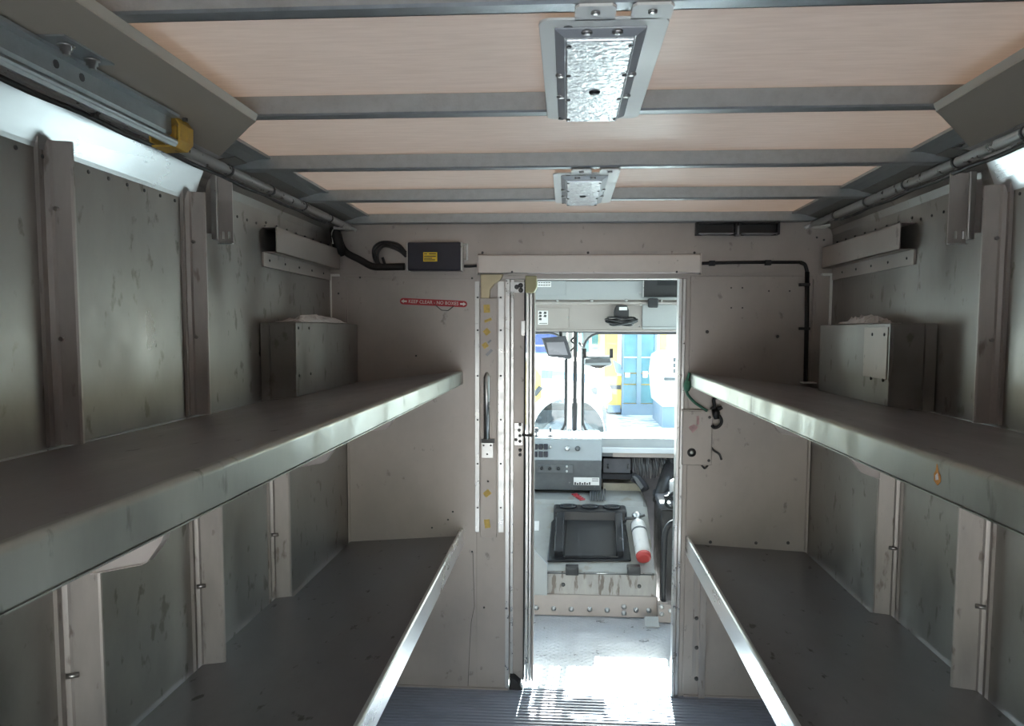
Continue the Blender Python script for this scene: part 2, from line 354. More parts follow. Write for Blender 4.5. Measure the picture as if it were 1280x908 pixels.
# ---------------------------------------------------------------- upper and lower parcel shelves
def upper_shelf(nm, s, label):
    zf, zb, zd = 1.499, 1.428, .0025
    xf = XC + s * .508; xb = sx(s, .004)
    t = thing('parcel_shelf', label, 'shelf', (xf, 1.4, zf - .06), 'parcel shelves along both walls')
    sl = (zf - zb) / abs(xb - xf)
    xe = xf - s * -.016; ze = zf - sl * .016
    g = (zf - zb) / abs(xb - xf); xg = sx(s, .014); zg = zb + g * .010
    MB().prism([(xg, zg), (xe, ze), (xe, ze - .003), (xg, zg - .003)], 'Y', YR + .1, YB - .004).build('deck', 'shelf_deck', t)
    # rounded nose, hanging flange and return
    R = .009; o = [(xe, ze)]
    for k in range(10):
        a = math.pi / 2 * k / 9; o.append((xf + s * (R - R * math.sin(a)), zf - .0015 - R + R * math.cos(a)))
    o += [(xf, 1.443), (xf + s * .002, 1.4405), (xf + s * .02, 1.4405)]
    n = len(o); inn = []
    for i in range(n):
        d = Vector(o[min(i + 1, n - 1)]) - Vector(o[max(i - 1, 0)]); d.normalize(); nr = Vector((-d.y, d.x)) * (1 if s < 0 else -1); inn.append(tuple(Vector(o[i]) - nr * .003 * (1 if s > 0 else 1)))
    m = MB(); m.prism(o + inn[::-1], 'Y', YR + .1, YB - .004)
    fo = m.build('front_flange', 'flange_alu', t)
    MB().box(xf - s * .0006, xf + s * .022, YR + .1, YB - .004, 1.4385, 1.4405).build('flange_lip', 'flange_alu', t)
    # knee brackets under the deck at each rib and on the bulkhead
    for y, td, tz in ((.35, .20, 1.188), (1.49, .20, 1.188), (2.625, .214, 1.206), (YB - .045, .269, 1.236)) if s < 0 else ((.35, .141, 1.198), (2.625, .141, 1.198), (YB - .045, .217, 1.236)):
        sh, sz = td - .238, tz - 1.216
        poly = [(.345 + sh, 1.440), (.305 + sh, 1.345 + sz), (.272 + sh, 1.262 + sz), (.238 + sh, 1.216 + sz), (.226 + sh, 1.210 + sz), (.075, 1.198 + sz - .09 * (td - .07)), (.075, 1.425)]
        o = MB().prism([(sx(s, d), z) for d, z in poly], 'Y', y + .02, y + .042)
        b = o.build('knee_bracket', 'bracket_pale', t, bevel=.003)
        e = MB(); e.sheet([(sx(s, d), z) for d, z in poly[1:6]], .002 * s, 'Y', y + .014, y + .044); e.build('bracket_edge', 'bracket_pale', b)
    return t
upper_shelf('left', -1, 'upper parcel shelf ending below the red warning sticker')
upper_shelf('right', 1, 'upper parcel shelf with an orange rust mark on its front flange')
def lower_shelf(nm, s, label, zt):
    xf = XC + s * .508; t = thing('parcel_shelf', label, 'shelf', (xf, 1.4, zt - .085), 'parcel shelves along both walls')
    zf, zb = zt - .038, .689; xb = sx(s, .004)
    g = (zf - zb) / abs(xb - xf - s * .02); xg = sx(s, .014); xl = sx(s, .080); x2 = xf + s * .02; yl_ = RIBS[-1] + .042
    zg, zl_ = zb + g * .010, zb + g * .076
    pl = [(x2, YR + .1, zf), (xg, YR + .1, zg), (xg, yl_, zg), (xl, yl_, zl_), (xl, YB - .004, zl_), (x2, YB - .004, zf)]
    if s < 0: pl = pl[::-1]
    n = len(pl); MB().add(pl + [(x, y, z - .003) for x, y, z in pl], [tuple(range(n)), tuple(range(n, 2 * n))[::-1]] + [(i, n + i, n + (i + 1) % n, (i + 1) % n) for i in range(n)]).build('deck', 'shelf_deck', t)
    # front rail: outer face, rolled top, inner upstand
    o = [(xf + s * .016, zt - .084), (xf, zt - .084), (xf, zt - .006), (xf + s * .003, zt - .001), (xf + s * .008, zt), (xf + s * .014, zt - .002), (xf + s * .017, zt - .008), (xf + s * .022, zf), (xf + s * .022, zf - .003), (xf + s * .012, zf - .003)]
    inn = [(xf + s * .012, zt - .010), (xf + s * .003, zt - .012), (xf + s * .003, zt - .081), (xf + s * .016, zt - .081)]
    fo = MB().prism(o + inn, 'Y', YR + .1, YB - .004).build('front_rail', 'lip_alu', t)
    MB().box(xf + s * .022, xf + s * .022 - s * .001, YR + .1, YB - .004, zt - .02, zt - .024)
    for y in (.35, 1.49, 2.625, YB - .03):
        MB().prism([(xf + s * .03, zt - .05), (xf + s * .03, zt - .08), (sx(s, .08), .60), (sx(s, .08), .682)], 'Y', y - .02, y + .015).build('support_arm', 'rib_alu', t)
    return t
lower_shelf('left', -1, 'lower parcel shelf ending below the foot of the latch channel', .770)
lower_shelf('right', 1, 'lower parcel shelf with a bolted post under its far end', .757)

# ---------------------------------------------------------------- bulkhead (front wall of the cargo bay)
def PX(px, py=600, Y=YB): return onY(px, py, Y).x
def PZ(py, Y=YB, px=750): return onY(px, py, Y).z
XL, XD0, XD1 = PX(636, 600), PX(667, 600), PX(845.5, 600)      # panel edge, clear opening
ZT = PZ(349)
Z_SEAM = 1.935
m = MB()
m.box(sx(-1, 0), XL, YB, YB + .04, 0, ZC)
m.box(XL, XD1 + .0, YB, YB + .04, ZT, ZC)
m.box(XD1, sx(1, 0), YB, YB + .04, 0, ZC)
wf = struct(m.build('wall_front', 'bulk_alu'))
# bulkhead sheets proud of the base: header, left field, right field, edge strips
MB().box(sx(-1, .06), sx(1, .06), YB - .004, YB, Z_SEAM, 2.17).build('header_panel', 'bulk_alu', wf, bevel=.0015)
MB().box(PX(434, 420), PX(596, 420), YB - .004, YB, .005, 1.915).build('bulkhead_panel', 'bulk_alu', wf, bevel=.0015)
MB().box(PX(862, 420), PX(1013, 420), YB - .004, YB, .005, 1.925).build('bulkhead_panel', 'bulk_alu', wf, bevel=.0015)
MB().box(sx(-1, .004), PX(432, 420), YB - .002, YB, .005, 1.925).build('edge_panel', 'bulk_alu', wf)
MB().box(PX(1018, 420), sx(1, .004), YB - .002, YB, .005, 1.925).build('edge_panel', 'bulk_alu', wf)
# thin seam angle under the header
MB().box(sx(-1, .08), sx(1, .08), YB - .010, YB - .004, Z_SEAM - .006, Z_SEAM).build('seam_angle', 'bulk_alu', wf)
MB().box(PX(433, 420), PX(435.5, 420), YB - .012, YB, .70, 1.91).build('panel_edge_angle', 'bulk_alu', wf)
MB().box(PX(1014, 420), PX(1016.5, 420), YB - .012, YB, .70, 1.91).build('panel_edge_angle', 'bulk_alu', wf)
# white corner mouldings and their clips
for s, (pa, pb, yl) in ((-1, (411, 415, 402)), (1, (1036.5, 1040, 405))):
    MB().box(PX(pa, 370), PX(pb, 370), YB - .012, YB - .002, 1.60, 1.925).build('corner_moulding', 'white_paint', wf)
    xx = PX((pa + pb) / 2, 345)
    MB().box(xx, xx - s * .045, YB - .03, YB - .004, 1.925, 1.935).build('corner_clip', 'white_paint', wf)
# strip under the door header with the flanking riveted strips of the latch channel
MB().box(PX(597, 345), PX(858, 345), YB - .007, YB, ZT + .002, Z_SEAM - .008).build('lintel_strip', 'bulk_alu', wf)
for a, b in ((594, 599.5), (622, 630)):
    zb_, zt_ = PZ(668), PZ(352)
    MB().box(PX(a), PX(b), YB - .008, YB, zb_, zt_).build('latch_guide_strip', 'steel', wf, bevel=.001)
MB().box(PX(632), PX(636.5), YB - .006, YB, .01, ZT).build('panel_edge_strip', 'steel', wf)
r = MB()
for py in (372, 413, 470, 525, 580, 635):
    for px in (597, 626): r.rivet(onY(px, py, YB - .008), (0, -1, 0), .005, .002)
for px, py in ((566, 640), (520, 445), (540, 660), (485, 700), (605, 760), (590, 690), (560, 650)): r.rivet(onY(px, py, YB - .004), (0, -1, 0), .005, .002)
for px, py in ((888, 678), (945, 679), (985, 679), (884, 415), (972, 421)): r.rivet(onY(px, py, YB - .004), (0, -1, 0), .008, .004)
for px, py in ((914, 360), (928, 360), (914, 385), (928, 385), (961, 364), (987, 364)): r.rivet(onY(px, py, YB - .004), (0, -1, 0), .004, .002)
for px, py in ((423, 297), (423, 367), (418, 400), (1030, 300), (1021, 297), (450, 347), (590, 348)): r.rivet(onY(px, py, YB - .004), (0, -1, 0), .005, .002)
r.build('bulkhead_rivets', 'dark_bolt', wf, kind='stuff')
# right door jamb: nested folds
for a, b, d in ((843.5, 847, .02), (848.5, 852, .012), (853, 857.5, .006)):
    MB().box(PX(a), PX(b), YB - d, YB + .04, .0, ZT).build('door_jamb_fold', 'steel' if a < 850 else 'bulk_alu', wf, bevel=.001)
# bolted post under the right lower shelf
MB().box(PX(874, 780), PX(882, 780), YB - .018, YB - .004, 0, .70).build('bolted_post', 'rib_alu', wf, bevel=.001)
MB().box(PX(866, 780), PX(871, 780), YB - .008, YB - .004, .1, .70).build('bolted_post', 'rib_alu', wf)
r = MB()
for py in (773, 810, 849): r.rivet(onY(870.5, py, YB - .006), (0, -1, 0), .010, .007)
r.build('post_bolts', 'dark_bolt', wf, kind='stuff')
# base angle along the floor
MB().box(sx(-1, .01), XL, YB - .012, YB - .004, 0, .012).build('base_angle', 'bulk_alu', wf)
MB().box(XD1 + .05, sx(1, .01), YB - .012, YB - .004, 0, .012).build('base_angle', 'bulk_alu', wf)
# the crack-like weld line on the left panel
MB().tube([onY(x, y, YB - .004) for x, y in ((591, 690), (592, 730), (593, 758), (589, 778), (587, 810), (585, 858))], .0012, 5).build('weld_line', 'dark_bolt', wf)

# ---------------------------------------------------------------- sliding door in its pocket
door = thing('door_1', None, None, (XL, YB + .06, 0)); del door['label']; del door['category']; struct(door)
MB().box(XL - .5, PX(656, 600, YB + .07), YB + .065, YB + .095, .02, ZT).build('door_leaf', 'bulk_alu', door)
MB().box(PX(638.5, 600, YB + .05), PX(641.5, 600, YB + .05), YB + .042, YB + .065, .02, ZT).build('door_edge_bead', 'steel', door)
MB().box(PX(654.5, 600, YB + .05), PX(656, 600, YB + .05), YB + .045, YB + .10, .02, ZT).build('door_edge_seal', 'rubber', door)
MB().box(PX(657, 600, YB + .03), PX(660.5, 600, YB + .03), YB + .02, YB + .10, .03, ZT).build('door_edge_channel', 'steel', door, bevel=.002)
MB().box(PX(661, 600, YB + .03), PX(664.5, 600, YB + .03), YB + .035, YB + .10, .03, ZT).build('door_edge_channel', 'steel', door, bevel=.002)
MB().box(PX(665, 600, YB + .03), PX(667.5, 600, YB + .03), YB + .025, YB + .10, .03, ZT).build('door_edge_channel', 'cab_paint', door, bevel=.001)
def pplate(px0, py0, px1, py1, Y, t, name, mm, parent, bevel=0):
    a = onY(px0, py0, Y); b = onY(px1, py1, Y)
    return MB().box(a.x, b.x, Y, Y + t, b.z, a.z).build(name, mm, parent, bevel=bevel)
lp = pplate(643, 529, 653.5, 557, YB + .058, .006, 'latch_plate', 'steel', door, .001)
m = MB()
for px, py in ((650, 531), (649, 538), (650, 545), (645, 550), (650, 552), (650, 563), (650, 569)): m.rivet(onY(px, py, YB + .057), (0, -1, 0), .008, .004)
m.build('latch_screws', 'dark_bolt', door, kind='stuff')
MB().tube([onY(653, 544, YB + .03), onY(667, 545, YB + .01)], .006, 8).build('latch_pin', 'dark_bolt', door)
pplate(637, 353, 656, 366, YB + .045, .01, 'roller_bracket', 'steel', door, .001)
m = MB()
for px, py in ((651, 357), (651, 363), (646, 359)): m.lathe(onY(px, py, YB + .045), (0, -1, 0), [(0, .011), (.006, .011), (.009, .006)], 10)
m.build('roller_screws', 'dark_bolt', door, kind='stuff')
pplate(651, 401, 656.5, 420, YB + .04, .012, 'catch_bracket', 'steel', door, .002)
# rubber stop at the foot of the door
p = onY(644, 862, YB + .02)
m = MB(); m.prism([(PX(636.5, 850), .0), (PX(636.5, 850), .062), (PX(643, 850), .058), (PX(650, 850), .035), (PX(653, 850), .0)], 'Y', YB - .004, YB + .05)
tag(m.build('door_stop', 'rubber', bevel=.004), 'black rubber door stop at the foot of the sliding door edge', 'door stop')

# latch channel with the yellow stickers
a, b = onY(600.5, 373, YB - .03), onY(620.5, 673, YB - .03)
t = thing('door_latch_channel', 'tall white latch channel with yellow stickers beside the doorway', 'latch channel', ((a.x + b.x) / 2, YB - .02, b.z))
Y = YB - .03
MB().box(a.x, b.x, Y, YB - .001, b.z, a.z).build('channel_body', 'bulk_alu', t, bevel=.002)
MB().box(a.x - .004, a.x, Y + .004, YB - .001, b.z + .02, a.z).build('channel_edge', 'bulk_alu', t)
MB().box(b.x, b.x + .006, Y + .006, YB - .001, b.z + .02, a.z).build('channel_edge', 'bulk_alu', t)
q0, q1 = onY(604, 466, Y), onY(613, 549, Y)
rod = MB(); rod.tube([(.5 * (q0.x + q1.x), Y - .001, q1.z), (.5 * (q0.x + q1.x), Y - .004, q0.z - .02), (.5 * (q0.x + q1.x), Y + .002, q0.z)], [.014, .014, .006], 10)
rod.build('slide_bolt', 'steel', t)
MB().box(q0.x - .008, q0.x + .001, Y - .004, Y, q1.z, q0.z).build('slot_rim', 'bulk_alu', t)
MB().box(q1.x - .001, q1.x + .006, Y - .004, Y, q1.z, q0.z).build('slot_rim', 'bulk_alu', t)
pplate(601.5, 549, 618, 554, Y - .012, .012, 'slot_stop', 'dark_bolt', t)
lpz = pplate(602, 554, 616.5, 573, Y - .005, .005, 'keeper_plate', 'steel', t, .001)
m = MB()
for px, py in ((604.5, 557), (613.5, 557), (609, 568), (610, 602)): m.rivet(onY(px, py, Y - .004), (0, -1, 0), .005, .003)
m.build('keeper_screws', 'dark_bolt', t, kind='stuff')
def sticker(px, py, w, h, ang, Y, name, mm, parent):
    c = onY(px, py, Y); ca, sa = math.cos(math.radians(ang)), math.sin(math.radians(ang)); poly = []
    for u, v in ((-w, -h), (w, -h), (w, h), (-w, h)): poly.append((c.x + (u * ca - v * sa) / 2, c.z + (u * sa + v * ca) / 2))
    return MB().prism(poly, 'Y', Y - .001, Y).build(name, mm, parent)
for px, py, w, h, an in ((608.5, 386, .028, .036, 3), (610, 400.5, .034, .012, 22), (608.5, 415, .026, .026, 40), (606.5, 432, .024, .024, 35), (609, 617, .032, .026, 40), (609, 655, .026, .040, 8)):
    sticker(px, py, w, h, an, Y - .0005, 'yellow_sticker', 'sticker_yellow', t)
sticker(611.5, 441, .036, .012, 45, Y - .0005, 'grey_sticker', 'rail_dark', t)
sticker(612, 427, .018, .008, 45, Y - .0005, 'grey_sticker', 'rail_dark', t)
# olive and cream plastic guides at the top of the doorway
c = [(600.5, 343), (629, 343), (626, 349), (617, 356), (612.5, 362), (611.5, 373), (601, 373)]
tag(MB().prism([(onY(x, y, YB - .03).x, onY(x, y, YB - .03).z) for x, y in c], 'Y', YB - .03, YB - .001).build('door_guide', 'cream_plastic', bevel=.003), 'cream plastic door guide above the sticker-covered latch channel', 'door guide')
c = [(656.5, 345), (671, 345), (671, 359), (668, 365), (663, 366.5), (656.5, 366)]
tag(MB().prism([(onY(x, y, YB - .012).x, onY(x, y, YB - .012).z) for x, y in c], 'Y', YB - .012, YB + .06).build('door_guide', 'olive_plastic', bevel=.003), 'olive green plastic door guide hanging at the corner of the doorway', 'door guide')

# header cover over the doorway
a, b = onY(597, 319, YB - .055), onY(876, 341, YB - .055)
t = thing('door_track_cover', 'long pale box cover of the sliding door track over the doorway', 'track cover', ((a.x + b.x) / 2, YB - .03, b.z))
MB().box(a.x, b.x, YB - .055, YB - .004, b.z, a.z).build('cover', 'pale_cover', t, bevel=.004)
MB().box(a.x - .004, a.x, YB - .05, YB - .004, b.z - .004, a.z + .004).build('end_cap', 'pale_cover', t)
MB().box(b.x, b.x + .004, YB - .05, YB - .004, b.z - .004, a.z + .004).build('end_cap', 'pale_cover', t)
MB().box(a.x + .02, b.x - .02, YB - .02, YB - .004, a.z, a.z + .018).build('top_flange', 'rib_alu', t)
m = MB()
for px in (603, 735, 868): m.rivet(onY(px, 316, YB - .02), (0, -1, 0), .006, .003)
for px in (640, 846): m.rivet(onY(px, 340, YB - .056), (0, -1, 0), .005, .003)
m.build('cover_screws', 'dark_bolt', t, kind='stuff')

# black control box with yellow label
Y = YB - .075
a, b = onY(509, 303, Y), onY(576, 338, Y)
t = thing('control_box', 'black electrical control box with a yellow label on the bulkhead', 'control box', ((a.x + b.x) / 2, YB - .04, b.z))
MB().box(a.x, b.x, Y, YB - .004, b.z, a.z).build('case', 'navy_plastic', t, bevel=.006)
MB().box(a.x - .003, a.x + .001, Y + .004, YB - .004, b.z, a.z).build('side_bracket', 'steel', t)
MB().box(b.x - .001, b.x + .005, Y + .004, YB - .004, b.z, a.z).build('side_bracket', 'steel', t)
lb = pplate(529, 315.5, 546.5, 327, Y - .001, .001, 'label', 'label_yellow', t)
m = MB()
for k, (x0, x1, yy) in enumerate(((530, 534, 317.5), (536, 545, 317.5), (530, 545, 320.5), (530, 540, 323), (530, 544, 325))):
    p, q = onY(x0, yy - .5, Y - .001), onY(x1, yy + .5, Y - .001); m.box(p.x, q.x, Y - .0016, Y - .001, q.z, p.z)
m.build('label_print', 'print_dark', lb)
# small white bracket beside it
q = [onY(x, y, YB - .014) for x, y in ((580, 305), (584, 305), (584, 325), (580, 325))]
t = MB(); t.tube([(q[0].x, YB - .006, q[0].z), q[1], (q[1].x, YB - .014, q[2].z), (q[3].x, YB - .006, q[3].z)], .004, 6)
tag(t.build('cable_bracket', 'white_paint'), 'small white wire bracket right of the black control box', 'bracket')

# cable loom running from the corner to the control box
t = thing('cable_loom', 'black cable loom looping from the left roof corner to the control box', 'cable', onY(440, 330, YB - .03))
Yk = YB - .03
def path(pts, Yk=Yk): return bez([onY(x, y, Yk + dy) for x, y, dy in [(p + (0,))[:3] for p in pts]], 6)
MB().tube(path([(418, 285, -.02), (424, 300, -.02), (432, 315), (450, 325), (465, 333), (480, 334), (506, 333.5)]), [.016] * 37, 8).build('main_cable', 'cable_black', t)
for k, (dx, dy) in enumerate(((0, 0), (3.0, 2.6), (6.0, 5.2))):
    MB().tube(path([(474 + dx, 334), (467 + dx, 322 + dy), (467 + dx, 310 + dy), (476 + dx * .6, 303 + dy), (490, 303 + dy * 1.3, -.004 * k), (500, 307 + dy * 1.4), (507.5, 316 + dy)]), .0055, 6).build('loop_wire', 'cable_black', t)
MB().tube(path([(478, 322), (481, 330), (484, 333)]), .007, 6).build('loop_wire', 'cable_black', t)
MB().tube(path([(580, 333), (588, 333), (596, 332.5)]), .006, 6).build('trunk_wire', 'cable_black', t)
m = MB(); m.tube(path([(418, 284, -.03), (421, 300, -.03), (424, 310, -.02), (430, 317)]), [.02, .022, .024, .026, .028, .028, .028, .028, .027, .026, .026, .026, .025, .024, .022, .022, .02, .02, .02], 8); m.build('cable_bundle', 'cable_black', t)
MB().tube(path([(417, 287, -.05), (415, 292, -.05), (416, 300, -.05), (416, 305, -.05)]), .004, 6).build('white_tie', 'white_paint', t)
# black conduit on the right of the bulkhead
m = MB(); m.tube(path([(877, 329.5), (905, 328.5), (950, 328), (1000, 328)], YB - .016), .007, 8)
m.tube(path([(1000, 328), (1006, 331), (1009, 340)], YB - .016), .008, 8); m.tube([onY(1009, 340, YB - .016), onY(1008.5, 400, YB - .016), onY(1007, 477, YB - .016)], .010, 8)
t = tag(m.build('cable_conduit', 'cable_black'), 'black cable conduit running along and down the bulkhead to the right shelf', 'cable')
for px, py in ((890, 329), (960, 328.3)): q = onY(px, py, YB - .016); MB().box(q.x - .012, q.x + .012, YB - .026, YB - .003, q.z - .012, q.z + .010).build('conduit_clip', 'rubber', t)
for py in (356, 411): q = onY(1008, py, YB - .016); MB().box(q.x - .03, q.x + .013, YB - .028, YB - .003, q.z - .006, q.z + .006).build('conduit_clip', 'rubber', t)
q = onY(1008, 479, YB - .03); MB().box(q.x - .02, q.x + .035, YB - .06, YB - .006, q.z - .001, q.z + .004).build('foot_plate', 'white_paint', t)
# roof corner vents
t = thing('air_vent', 'pair of black slot vents under the roof above the right bulkhead', 'vent', onY(923, 294, YB - .03))
for x0, x1 in ((871, 921.5), (924.5, 975)):
    a, b = onY(x0, 277.5, YB - .05), onY(x1, 293, YB - .05)
    m = MB(); z0, z1 = b.z, a.z
    m.box(a.x, b.x, YB - .05, YB - .004, z1 - .006, z1); m.box(a.x, a.x + .008, YB - .05, YB - .004, z0, z1); m.box(b.x - .008, b.x, YB - .05, YB - .004, z0, z1)
    m.box(a.x, b.x, YB - .012, YB - .004, z0, z1)
    v = m.build('vent_hood', 'black_plastic', t)
    MB().prism([(a.x + .012, z0 + .006), (a.x + .03, z0), (b.x - .03, z0), (b.x - .008, z0 + .006)], 'Y', YB - .055, YB - .01).build('vent_lip', 'rail_dark', v)
q = onY(923, 288, YB - .04); MB().prism([(q.x - .010, q.z - .022), (q.x + .010, q.z - .022), (q.x + .003, q.z + .02), (q.x - .003, q.z + .02)], 'Y', YB - .045, YB - .004).build('vent_bracket', 'rail_dark', t)

# red warning sticker
a, b = onY(500, 376.5, YB - .004), onY(584, 380.5, YB - .004); Ys = YB - .0056
dx = Vector((b.x - a.x, 0, b.z - a.z)); L = dx.length; rt = dx.normalized(); upv = Vector((-rt.z, 0, rt.x)); c0 = (a + b) / 2; c0.y = Ys
poly = []
for k in range(9): an = math.pi / 2 + math.pi * k / 8; poly.append((-L / 2 + .0145 + .0145 * math.cos(an), .0145 * math.sin(an)))
for k in range(9): an = -math.pi / 2 + math.pi * k / 8; poly.append((L / 2 - .0145 + .0145 * math.cos(an), .0145 * math.sin(an)))
poly = [((c0 + rt * u + upv * v).x, (c0 + rt * u + upv * v).z) for u, v in poly]
t = tag(MB().prism(poly, 'Y', Ys, YB - .0042).build('warning_sticker', 'sticker_red'), 'long red warning sticker with white arrows and lettering on the bulkhead', 'sticker')
text('lettering', 'KEEP CLEAR - NO BOXES', .022, c0 + Vector((0, -.0006, 0)), rt, upv, 'print_white', t, width=L * .74)
for sgn in (-1, 1):
    q = []
    for u, v in ((L / 2 - .005, 0), (L / 2 - .018, .009), (L / 2 - .018, .004), (L / 2 - .032, .004), (L / 2 - .032, -.004), (L / 2 - .018, -.004), (L / 2 - .018, -.009)): w = c0 + rt * u * sgn + upv * v; q.append((w.x, w.z))
    MB().prism(q, 'Y', Ys - .0006, Ys).build('arrow', 'print_white', t)
m = MB(); m.tube([onY(x, y, YB - .008) for x, y in ((544, 381.5), (552, 388), (560, 388.5), (567, 383))], .002, 6)
tag(m.build('wire_loop', 'dark_bolt'), 'thin bent wire loop below the red warning sticker', 'wire')

# lock plate right of the doorway
a, b = onY(853.5, 514, YB - .03), onY(889.5, 582, YB - .03)
t = thing('lock_cover', 'grey lock cover plate with a round keyhole right of the doorway', 'lock', ((a.x + b.x) / 2, YB - .02, b.z))
MB().box(a.x, b.x, YB - .03, YB - .002, b.z, a.z).build('plate', 'bulk_alu', t, bevel=.003)
MB().box(a.x - .004, b.x, YB - .033, YB - .002, a.z, a.z + .005).build('top_edge', 'bulk_alu', t)
c = onY(864.5, 566, YB - .03); m = MB(); m.lathe(c, (0, -1, 0), [(0, .020), (.005, .019), (.007, .012), (.003, .010), (.003, .003)], 16); m.build('keyhole', 'dark_bolt', t)
c = onY(864.5, 566, YB - .037); MB().lathe(c, (0, -1, 0), [(0, .009), (.003, .008), (.004, .003)], 12).build('key_barrel', 'steel', t)
m = MB()
for px, py in ((887, 522), (886, 576)): m.rivet(onY(px, py, YB - .03), (0, -1, 0), .007, .003)
m.build('plate_screws', 'dark_bolt', t, kind='stuff')
q = [(860.5, 534), (867.5, 530.5), (873, 534), (870, 538), (865.5, 541.5)]
MB().prism([(onY(x, y, YB - .031).x, onY(x, y, YB - .031).z) for x, y in q], 'Y', YB - .0315, YB - .0305).build('worn_sticker', 'sticker_pink', t)
q = [(870.5, 521), (874, 520), (874, 531), (871, 531)]
MB().prism([(onY(x, y, YB - .031).x, onY(x, y, YB - .031).z) for x, y in q], 'Y', YB - .0315, YB - .0305).build('worn_sticker', 'sticker_pink', t)
m = MB(); m.tube(bez([onY(x, y, YB - .02) for x, y in ((889, 560), (893, 564), (899, 568), (902, 575))], 5), .005, 6); m.tube(bez([onY(x, y, YB - .02) for x, y in ((877, 582), (881, 586), (885, 582))], 5), .004, 6)
m.build('latch_hook', 'dark_bolt', t)
t = thing('tied_cord', 'dark knotted cord with green tape hanging off the right upper shelf', 'cord', onY(893, 525, YB - .05))
Yc = YB - .045
MB().tube(bez([onY(x, y, Yc) for x, y in ((862, 466), (858, 480), (859, 492), (868, 503), (878, 510), (884, 514))], 6), .006, 8).build('cord', 'green_tape', t)
MB().tube([onY(x, y, Yc) for x, y in ((860, 476), (859, 483), (858.5, 489))], [.012, .018, .011], 8).build('green_tape', 'green_tape', t)
m = MB(); m.tube(bez([onY(x, y, Yc) for x, y in ((897, 497), (892.5, 499), (893, 507), (895, 515), (898, 520))], 5), .007, 8)
m.tube(bez([onY(x, y, Yc) for x, y in ((890, 509), (894, 513), (899, 511), (902.5, 509))], 5), .009, 8)
m.tube(bez([onY(x, y, Yc) for x, y in ((892, 516), (899, 520), (902, 527), (899, 533), (893, 535), (890, 532))], 5), .007, 8)
m.tube([onY(x, y, Yc) for x, y in ((893, 511), (895, 517), (896, 524))], [.014, .018, .012], 8)
m.build('knot', 'cable_black', t)

